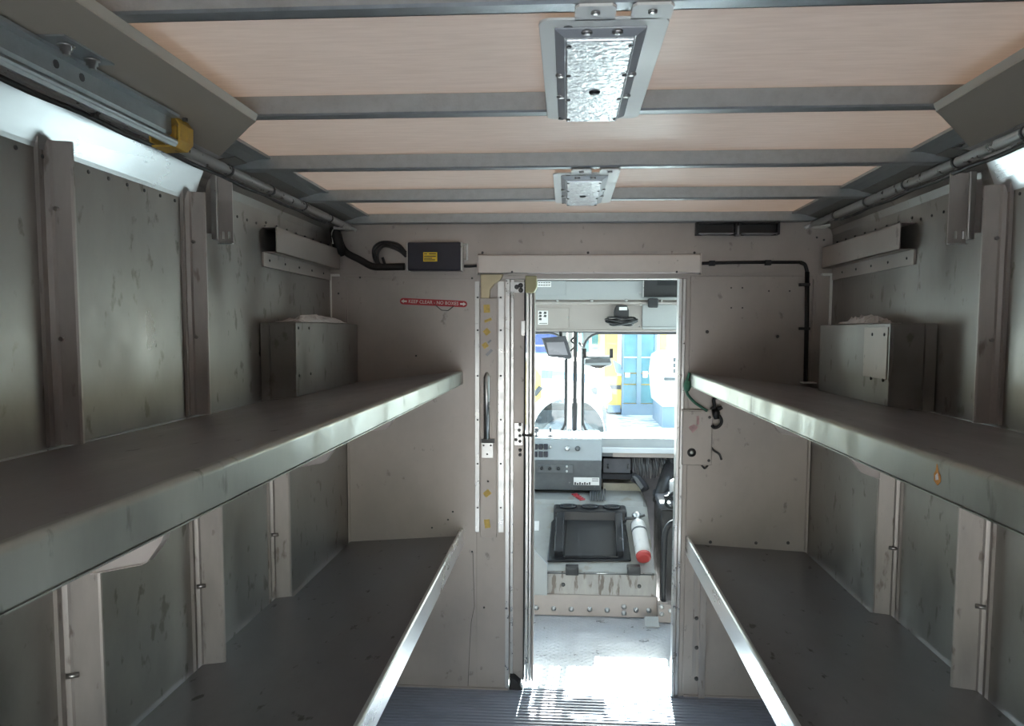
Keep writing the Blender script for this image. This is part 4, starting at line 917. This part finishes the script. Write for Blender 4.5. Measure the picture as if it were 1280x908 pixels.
pplate(752.5, 592, 792, 600, Yh + .02, .16, 'base', 'dark_void', t, .004)
m = MB()
for px in (760, 785): m.tube([onY(px, 580, Yh - .002), onY(px, 586, Yh - .002)], .006, 6)
m.build('hinge', 'dark_bolt', t)
tag(MB().box(PX(753, 603, YS + .2), PX(800, 603, YS + .2), YS + .1, YS + .3, PZ(615, YS + .1), PZ(604, YS + .1)).build('floor_duct', 'tan_dirt', bevel=.004), 'tan dusty duct lying low under the heater box', 'duct')
t = thing('brush_seal', 'fan of grey bristles hanging under the crash bar', 'brush', onY(815, 590, YS + .1))
m = MB(); rnd = random.Random(11)
for k in range(60):
    px = 790 + k * .86; p = onY(px + rnd.uniform(-.4, .4), 571, YS + .10 + rnd.uniform(-.03, .03)); q = onY(px + max(0, px - 800) * .18 + rnd.uniform(0, 2), 592 + rnd.uniform(-6, 8), YS + .09 + rnd.uniform(-.04, .04))
    m.tube([p, (p + q) / 2 + Vector((rnd.uniform(-.005, .005), 0, 0)), q], [.005, .006, .003], 5)
m.build('bristles', 'hose_grey', t, kind='stuff')
m = MB(); m.tube(bez([onY(x, y, YS + .02) for x, y in ((790, 597), (797, 600), (803, 606), (807, 613))], 4), [.03] * 13, 8)
t = thing('pedal_arm', 'grey pedal arm with a flat pad under the bristles', 'pedal', onY(800, 612, YS)); m.build('arm', 'dark_void', t)
MB().prism(pp([(790, 595), (796, 597), (805, 609), (801, 613)], YS - .03), 'Y', YS - .03, YS - .01).build('pad', 'hose_grey', t, bevel=.004)
t = thing('steering_column', 'grey slanted steering column rising right of the pedals', 'steering column', onY(828, 628, YS))
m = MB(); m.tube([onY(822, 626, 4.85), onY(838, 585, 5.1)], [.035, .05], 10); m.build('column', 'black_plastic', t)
t = thing('lidded_canister', 'white round lidded canister on the dark seat base beside the doorway', 'canister', onY(845, 615, 4.7))
c = onY(846, 612, 4.7); m = MB(); c.z = PZ(627, 4.6) + .062; m.lathe((c.x, 4.7, c.z - .03), (0, -.1, 1), [(0, .045), (.07, .048), (.085, .045), (.095, .03), (.10, .01)], 16); m.build('body', 'extinguisher_white', t)
MB().lathe((c.x, 4.705, c.z - .055), (0, -.1, 1), [(0, .06), (.02, .06), (.03, .05)], 16).build('collar', 'dark_void', t)
t = thing('seat_base', 'dark seat base with hanging black straps beside the engine cover', 'seat base', onY(840, 690, 4.65))
x0s = onY(826, 650, 4.62).x
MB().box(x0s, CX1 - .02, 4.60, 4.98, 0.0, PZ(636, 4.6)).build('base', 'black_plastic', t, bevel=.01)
MB().box(x0s - .01, CX1 - .02, 4.58, 5.0, PZ(636, 4.6), PZ(627, 4.6)).build('cushion', 'heater_grey', t, bevel=.012)
MB().tube(bez([onY(x, y, 4.57) for x, y in ((848, 612), (838, 619), (832, 628), (836, 634), (842, 634), (846, 628))], 5), .010, 8).build('strap', 'cable_black', t)
MB().tube(bez([onY(x, y, 4.57) for x, y in ((848, 620), (842, 624), (838, 621), (830, 622))], 5), .010, 8).build('strap', 'cable_black', t)

# ---------------------------------------------------------------- engine cover and its furniture
YE = onZ(750, 771, 0).y + .012                       # front face of the engine cover
ex1 = onY(819, 700, YE + .1).x; ex0 = 2 * XC - ex1 + .0
P0 = (YE, .12); zt0 = PZ(717, YE)
P1 = (YE + .02, zt0); P2 = (YE + .50, PZ(633, YE + .50)); P3 = (YE + .86, PZ(633, YE + .50) + .03)
t = thing('engine_cover', 'stained grey engine cover between the seats with hinged sloping lid', 'engine cover', (XC, YE + .4, 0))
MB().prism([(YE, .0), (YE, .12), P1, (YE + .9, zt0), (YE + .9, .0)], 'X', ex0, ex1).build('front_body', 'stained_panel', t, bevel=.006)
n_ = Vector((0, P2[0] - P1[0], P2[1] - P1[1])).normalized(); 
MB().prism([P1, P2, P3, (YE + .9, zt0 + .001), (YE + .03, zt0 + .001)], 'X', ex0 + .004, ex1 - .01).build('sloping_lid', 'engine_cover', t, bevel=.012)
MB().prism([(P2[0] + .01, P2[1] - .004), (P2[0] + .03, P2[1] + .03), (YE + .9, P3[1] + .02), (YE + .9, P2[1] - .05)], 'X', ex0 + .004, ex1 - .03).build('rear_step', 'engine_cover', t, bevel=.006)
st = MB().box(ex0 - .1, onY(822, 757, YE).x, YE - .012, YE, .0, PZ(744, YE)).build('base_strip', 'strip_paint', t, bevel=.001)
for px, py in ((670, 760), (692, 761), (714, 762), (737, 762), (759, 763), (780, 759), (780, 767), (795, 763), (811, 763.5)):
    MB().lathe(onY(px, py, YE - .012), (0, -1, 0), [(0, .016), (.003, .016), (.004, .010), (.010, .009), (.011, .004)], 12).build('bolt', 'bolt', st)
m = MB()
for px, py in ((704, 731), (799, 733)): m.lathe(onY(px, py, YE + .008), (0, -1, 0), [(0, .012), (.008, .011), (.010, .005)], 10)
m.build('panel_screws', 'dark_bolt', t, kind='stuff')
for px in (715, 792):
    q0, q1 = onY(px - 8, 708, YE + .02), onY(px + 8, 717, YE + .02)
    h = MB(); 
    for k in range(3): zz = q1.z + (q0.z - q1.z) * (.15 + .35 * k); h.box(q0.x, q1.x, YE - .008, YE + .05, zz - .012, zz + .010)
    h.build('hinge', 'black_plastic', t, bevel=.003)
MB().tube([onY(665, 716.5, YE + .0), onY(818, 719, YE + .0)], .004, 6).build('hinge_rod', 'dark_bolt', t)
# diagonal side gusset at the left
MB().prism(pp([(640, 672), (666, 687), (684, 706), (684, 745), (640, 743)], YE - .03), 'Y', YE - .03, YE + .0).build('side_gusset', 'cab_grey', t, bevel=.003)
def lid(px, py, off=0.0):
    """point on the sloping lid seen at a pixel"""
    d = ray(px, py); nn = Vector((0, -(P2[1] - P1[1]), P2[0] - P1[0])).normalized(); p1 = Vector((0, P1[0], P1[1])) + nn * off
    return CAM + d * ((p1 - CAM).dot(nn) / d.dot(nn))
LN = Vector((0, -(P2[1] - P1[1]), P2[0] - P1[0])).normalized()
def lid_block(L, h0, h1, name, mm, parent, bevel=0, top=None):
    A = [lid(x, y) + LN * h0 for x, y in L]; B = [lid(x, y) + LN * h0 for x, y in (top or L)]
    B = [b + LN * (h1 - h0) for b in B]; n = len(L)
    f = [tuple(range(n)), tuple(range(n, 2 * n))[::-1]] + [(i, n + i, n + (i + 1) % n, (i + 1) % n) for i in range(n)]
    return MB().add(A + B, f).build(name, mm, parent, bevel=bevel)
# black cup-holder tray: moulded plastic bin with a raised cup ledge at its back
t = thing('cup_holder_tray', 'black moulded cup holder tray on the engine cover lid', 'tray', lid(735, 702))
TR = [(684, 704), (789, 703), (782, 655), (774, 641), (700, 642), (689, 655)]
lid_block(TR, .002, .018, 'rim', 'black_gloss', t, .006)
IN = [(696, 700), (780, 700), (775, 655), (771, 646), (703, 646), (697, 655)]
def wallb(a, b, w, h, nm='side_wall'):
    A, B = lid(*a), lid(*b); d = (B - A).normalized(); sd_ = d.cross(LN).normalized() * w; q = [A, B, B + sd_, A + sd_]
    vv = [p + LN * .016 for p in q] + [p + LN * h for p in q]
    return MB().add(vv, [(3, 2, 1, 0), (4, 5, 6, 7), (0, 1, 5, 4), (1, 2, 6, 5), (2, 3, 7, 6), (3, 0, 4, 7)]).build(nm, 'black_gloss', t, bevel=.006)
wallb((704, 699), (706, 650), -.055, .07); wallb((768, 650), (770, 699), -.045, .07); wallb((773, 699), (704, 699), -.012, .03)
lid_block([(706, 698), (771, 698), (767, 654), (709, 654)], .016, .022, 'tray_mat', 'black_plastic', t)
# raised cup ledge, level top, with three round cups
lb_ = lid(738, 652); xa, xb = lid(692, 648).x, lid(783, 648).x
yl, zl = lb_.y, lb_.z
SLP = (P2[1] - P1[1]) / (P2[0] - P1[0])
led = MB().prism([(yl - .02, zl - .01), (yl - .012, zl + .075), (yl + .10, zl + .088), (yl + .10, zl + .10 * (P2[1] - P1[1]) / (P2[0] - P1[0]))], 'X', xa, xb).build('cup_ledge', 'black_plastic', t, bevel=.014)
for k in range(3):
    cx_ = xa + (xb - xa) * (.2 + .3 * k)
    m = MB(); zc = zl + .083
    m.tube([Vector((cx_ + .052 * math.cos(a_ * math.pi / 10), yl + .045 + .040 * math.sin(a_ * math.pi / 10), zc + .004)) for a_ in range(21)], .007, 6, False); m.build('cup_ring', 'black_gloss', led)
    MB().lathe((cx_, yl + .045, zc), (0, 0, 1), [(0, .038), (.0045, .038)], 18).build('cup_well', 'black_plastic', led)
# fire extinguisher lying on the lid
t = thing('fire_extinguisher', 'white fire extinguisher with a red base lying on the engine cover', 'fire extinguisher', lid(806, 697))
c0_ = lid(805, 699, .05); c1_ = lid(796.5, 650, .05); ax = (c1_ - c0_); L = ax.length
MB().lathe(c0_, ax, [(0, .030), (.004, .042), (.03, .045)], 20).build('red_base', 'red_paint', t)
MB().lathe(c0_, ax, [(.03, .0455), (.06, .0455), (L * .80, .0455), (L * .90, .040), (L * .97, .022), (L, .018)], 20).build('cylinder', 'extinguisher_white', t)
MB().lathe(c0_, ax, [(L * .66, .047), (L * .70, .047)], 20).build('strap', 'dash_dark', t)
MB().lathe(c0_, ax, [(L, .018), (L * 1.04, .020), (L * 1.08, .028), (L * 1.14, .028), (L * 1.16, .01)], 14).build('valve', 'steel', t)
hd = c0_ + ax * 1.05
MB().tube([hd, hd + Vector((-.075, -.01, -.004))], .010, 8).build('handle', 'dark_bolt', t)
MB().tube([hd, hd + Vector((.05, .0, .02))], .008, 8).build('nozzle', 'dark_bolt', t)
MB().tube([hd, hd + Vector((-.03, -.05, .01))], .008, 8).build('lever', 'dark_bolt', t)
# small label on the lid and springs behind
o = lid_block([(666, 652), (674, 652), (673.5, 664), (665, 664)], .001, .003, 'lid_label', 'sticker_white', bpy.data.objects['engine_cover'])
t = thing('coil_hoses', 'short ribbed hoses between the dashboard and the engine cover', 'hose', onY(730, 628, YD + .1))
SA = Vector((0, P2[0] + .03, P2[1] + .03)); SN = Vector((0, -(P3[1] + .02 - SA.z), YE + .9 - SA.y)).normalized()
def step(px, py, off=.006):
    d = ray(px, py); p = SA + SN * off; return CAM + d * ((p - CAM).dot(SN) / d.dot(SN))
for k in range(7):
    p = step(738 + k * 3, 626); q = onY(738 + k * 3, 612, YD + .07); MB().tube([p, (p + q) / 2 + Vector((0, -.004, 0)), q], .006, 6).build('rib_hose', 'hose_grey', t)
for k in range(5):
    MB().tube([step(715 + k * 2.4, 618.5 + k * 1.7), step(721.5 + k * 2.4, 617.5 + k * 1.7)], .006, 6).build('red_hose_ring', 'sticker_red', t)
# grab rail
xr = onY(830, 745, YE - .06)
m = MB(); m.tube(bez([onY(x, y, YE - .05) for x, y in ((829.5, 752), (829.5, 720), (830, 690), (831.5, 668), (836, 657), (845, 652), (858, 651))], 6), .016, 12)
t = thing('grab_rail', 'black bent grab rail beside the engine cover', 'grab rail', onY(829.5, 752, YE - .05)); m.build('rail', 'black_plastic', t)
q = onY(829.5, 752, YE - .05); MB().lathe((q.x, q.y, q.z - .01), (0, 0, 1), [(0, .03), (.008, .03), (.012, .018)], 14).build('foot', 'strip_paint', t)
mo = MB().box(onY(823, 757, YE - .08).x, onY(872, 757, YE - .08).x, YE - .08, YE - .014, .0, q.z - .008).build('mount', 'strip_paint', t, bevel=.002)
for px, py in ((827, 759), (827, 768), (838, 764)): MB().lathe(onY(px, py, YE - .08), (0, -1, 0), [(0, .014), (.003, .014), (.004, .009), (.010, .008)], 12).build('bolt', 'bolt', mo)
m = MB(); m.prism([(YE - .16, .003), (YE - .10, .04), (YE - .098, .042), (YE - .16, .007)], 'X', onY(803, 778, YE).x, onY(820, 778, YE).x)
tag(m.build('bent_flap', 'cab_grey'), 'bent pale sheet flap on the cab floor in front of the bolted strip', 'flap')

# ---------------------------------------------------------------- outside: yard, vehicles
ZG = -.75
g = MB(); g.box(-70, 70, -30, 90, ZG - .2, ZG); gr = g.build('ground', 'gravel'); struct(gr)
def arcpx(cx_, cy_, r, a0, a1, n): return [(cx_ + r * math.cos(math.radians(a0 + (a1 - a0) * i / n)), cy_ - r * math.sin(math.radians(a0 + (a1 - a0) * i / n))) for i in range(n + 1)]
# yellow and white bonnet of a bus with its wheel arch
Yb = 12.0
t = thing('school_bus', 'yellow and white bus bonnet with a big round wheel arch outside', 'bus', (onY(713, 560, Yb).x, Yb + 1, ZG))
zlow = ZG + .42
arch = [(p.x, p.z) for p in (onY(x, y, Yb) for x, y in arcpx(711, 543, 45, -8, 188, 20))]
pw = pp([(560, 442), (660, 447), (700, 449), (728, 453), (752, 466), (764, 486), (765, 500), (757, 506), (752, 507)], Yb)
MB().prism(pw + [(arch[0][0] + .02, arch[0][1])] + arch + [(arch[-1][0] - .02, zlow), (pw[0][0], zlow)], 'Y', Yb, Yb + 2.1).build('bonnet', 'bus_white', t, bevel=.05)
MB().prism(pp([(560, 449), (664, 453), (676, 470), (677, 497), (668, 505), (664, 530), (560, 540)], Yb - .02), 'Y', Yb - .03, Yb).build('yellow_door_panel', 'bus_yellow', t)
MB().prism(pp([(677, 463), (705, 465), (735, 469), (748, 474), (756, 483), (745, 481), (705, 474), (677, 473)], Yb - .02), 'Y', Yb - .03, Yb).build('dark_stripe', 'bus_frame', t)
MB().prism(pp([(738, 487), (744, 484), (747, 486), (746, 494), (742, 493)], Yb - .02), 'Y', Yb - .03, Yb).build('badge_plate', 'vent_dark', t)
w = onY(711, 556, Yb); zc = ZG + .52
wh = MB(); wh.lathe((w.x, Yb + .05, zc), (0, 1, 0), [(0, .30), (.02, .48), (.06, .52), (.28, .52), (.32, .46)], 32); wh.build('wheel', 'tyre', t)
MB().lathe((w.x, Yb + .02, zc), (0, 1, 0), [(0, .10), (.04, .26), (.06, .30)], 20).build('wheel_hub', 'bus_frame', t)
MB().box(w.x - .62, w.x + .62, Yb + .45, Yb + 1.8, zlow, zc + .6).build('arch_liner', 'tyre', t)
MB().tube([onY(668, 494, Yb - .08), onY(676, 484, Yb - .08)], .04, 8).build('mirror_arm', 'vent_dark', t)
# yellow bus with the tall glazed double door
Yg = 22.0
def gx(px): return onY(px, 480, Yg).x
def gz(py): return onY(790, py, Yg).z
t = thing('glass_door_bus', 'yellow bus with a tall blue glazed double door outside', 'bus', (gx(798), Yg + 1, ZG))
MB().box(gx(755), gx(834), Yg + .05, Yg + 4.5, gz(512), gz(370)).build('body', 'bus_yellow', t, bevel=.05)
MB().box(gx(760), gx(776), Yg, Yg + .06, gz(516), gz(507)).build('skirt', 'bus_frame', t)
MB().box(gx(760), gx(776), Yg, Yg + .06, gz(487), gz(482)).build('side_vent', 'vent_dark', t)
fr = MB(); fr.box(gx(777), gx(779.5), Yg - .06, Yg + .05, gz(519), gz(380)); fr.box(gx(817.5), gx(820), Yg - .06, Yg + .05, gz(519), gz(380)); fr.box(gx(779.5), gx(817.5), Yg - .06, Yg + .05, gz(519), gz(505)); fr.build('door_frame', 'bus_frame', t)
MB().box(gx(795.5), gx(801), Yg - .08, Yg + .05, gz(505), gz(380)).build('door_post', 'bus_frame', t)
for x0, x1 in ((779.5, 795.5), (801, 817.5)):
    for y0, y1 in ((383, 446), (447.5, 466), (467.5, 480), (481.5, 504)):
        MB().box(gx(x0), gx(x1), Yg - .02, Yg + .05, gz(y1), gz(y0)).build('pane', 'bus_glass', t)
    MB().box(gx(x0), gx(x1), Yg - .05, Yg + .05, gz(447.5), gz(446)).build('door_rail', 'bus_white', t)
for x0, y0, x1, y1 in ((781, 466, 787, 472), (803, 464, 809, 472)): MB().box(gx(x0), gx(x1), Yg - .06, Yg - .02, gz(y1), gz(y0)).build('notice', 'bus_white', t)
MB().box(gx(771.5), gx(776.5), Yg - .02, Yg + .06, gz(470), gz(390)).build('white_post', 'bus_white', t)
MB().box(gx(820.5), gx(823), Yg - .02, Yg + .06, gz(500), gz(390)).build('white_post', 'bus_white', t)
MB().prism(pp([(766, 450), (776, 456), (778, 468), (770, 466)], Yg - .5), 'Y', Yg - .6, Yg - .5).build('wing_mirror', 'bus_frame', t)
for px in (766, 826): MB().lathe((gx(px), Yg + .1, ZG + .45), (0, 1, 0), [(0, .3), (.03, .45), (.28, .45)], 20).build('wheel', 'tyre', t)
# white machine with three dark vents
Yv = 19.0
t = thing('white_van', 'white van with three square dark vents beside the glazed bus', 'van', (onY(850, 480, Yv).x, Yv + 1, ZG))
MB().prism(pp([(823.5, 470), (827, 446), (836, 441), (900, 441), (900, 509), (827, 509)], Yv), 'Y', Yv, Yv + 2.4).build('body', 'bus_white', t, bevel=.04)
for k in range(3): q0, q1 = onY(841.5, 447.5 + k * 7, Yv), onY(847, 452.5 + k * 7, Yv); MB().box(q0.x, q1.x, Yv - .03, Yv, q1.z, q0.z).build('vent', 'vent_dark', t)
pp0, pp1 = onY(830, 472, Yv), onY(844, 476, Yv); MB().box(pp0.x, pp1.x, Yv - .02, Yv, pp1.z, pp0.z).build('bumper_strip', 'vent_dark', t)
q0, q1 = onY(829, 509, Yv), onY(898, 509, Yv); MB().box(q0.x, q1.x, Yv + .1, Yv + 2.3, ZG, q0.z).build('skirt', 'bus_frame', t)
# white box truck behind the bonnet with a tinted window
Yt = 27.0
t = thing('white_truck', 'white box truck with a wide blue tinted window behind the bus bonnet', 'truck', (onY(740, 480, Yt).x, Yt + 1, ZG))
MB().prism(pp([(690, 385), (774, 385), (774, 500), (690, 500)], Yt), 'Y', Yt, Yt + 3).build('body', 'bus_white', t, bevel=.05)
q0, q1 = onY(740, 400, Yt), onY(771, 431, Yt); MB().box(q0.x, q1.x, Yt - .03, Yt, q1.z, q0.z).build('window', 'bus_glass', t)
q0, q1 = onY(720, 400, Yt), onY(736, 440, Yt); MB().box(q0.x, q1.x, Yt - .03, Yt, q1.z, q0.z).build('window', 'bus_glass', t)
q0, q1 = onY(740, 434, Yt), onY(771, 437, Yt); MB().box(q0.x, q1.x, Yt - .08, Yt, q1.z, q0.z).build('trim_bar', 'bus_frame', t)
for px in (705, 760): q = onY(px, 500, Yt); MB().lathe((q.x, Yt - .02, ZG + .5), (0, 1, 0), [(0, .3), (.03, .5), (.25, .5)], 20).build('wheel', 'tyre', t)
# dark blue truck at the left
Yu = 18.0
t = thing('blue_truck', 'dark blue truck cab with a white stripe beyond the bus bonnet', 'truck', (onY(660, 480, Yu).x, Yu + 1, ZG))
MB().prism(pp([(560, 395), (690, 395), (702, 425), (702, 500), (560, 500)], Yu), 'Y', Yu, Yu + 3).build('body', 'blue_truck', t, bevel=.06)
q0, q1 = onY(560, 431, Yu), onY(702, 433, Yu); MB().box(q0.x, q1.x, Yu - .03, Yu, q1.z, q0.z).build('white_stripe', 'bus_white', t)
q0, q1 = onY(560, 440, Yu), onY(700, 449, Yu); MB().box(q0.x, q1.x, Yu - .04, Yu, q1.z, q0.z).build('pale_panel', 'bus_glass', t)
for px in (600, 680): q = onY(px, 500, Yu); MB().lathe((q.x, Yu - .02, ZG + .5), (0, 1, 0), [(0, .3), (.03, .5), (.25, .5)], 20).build('wheel', 'tyre', t)
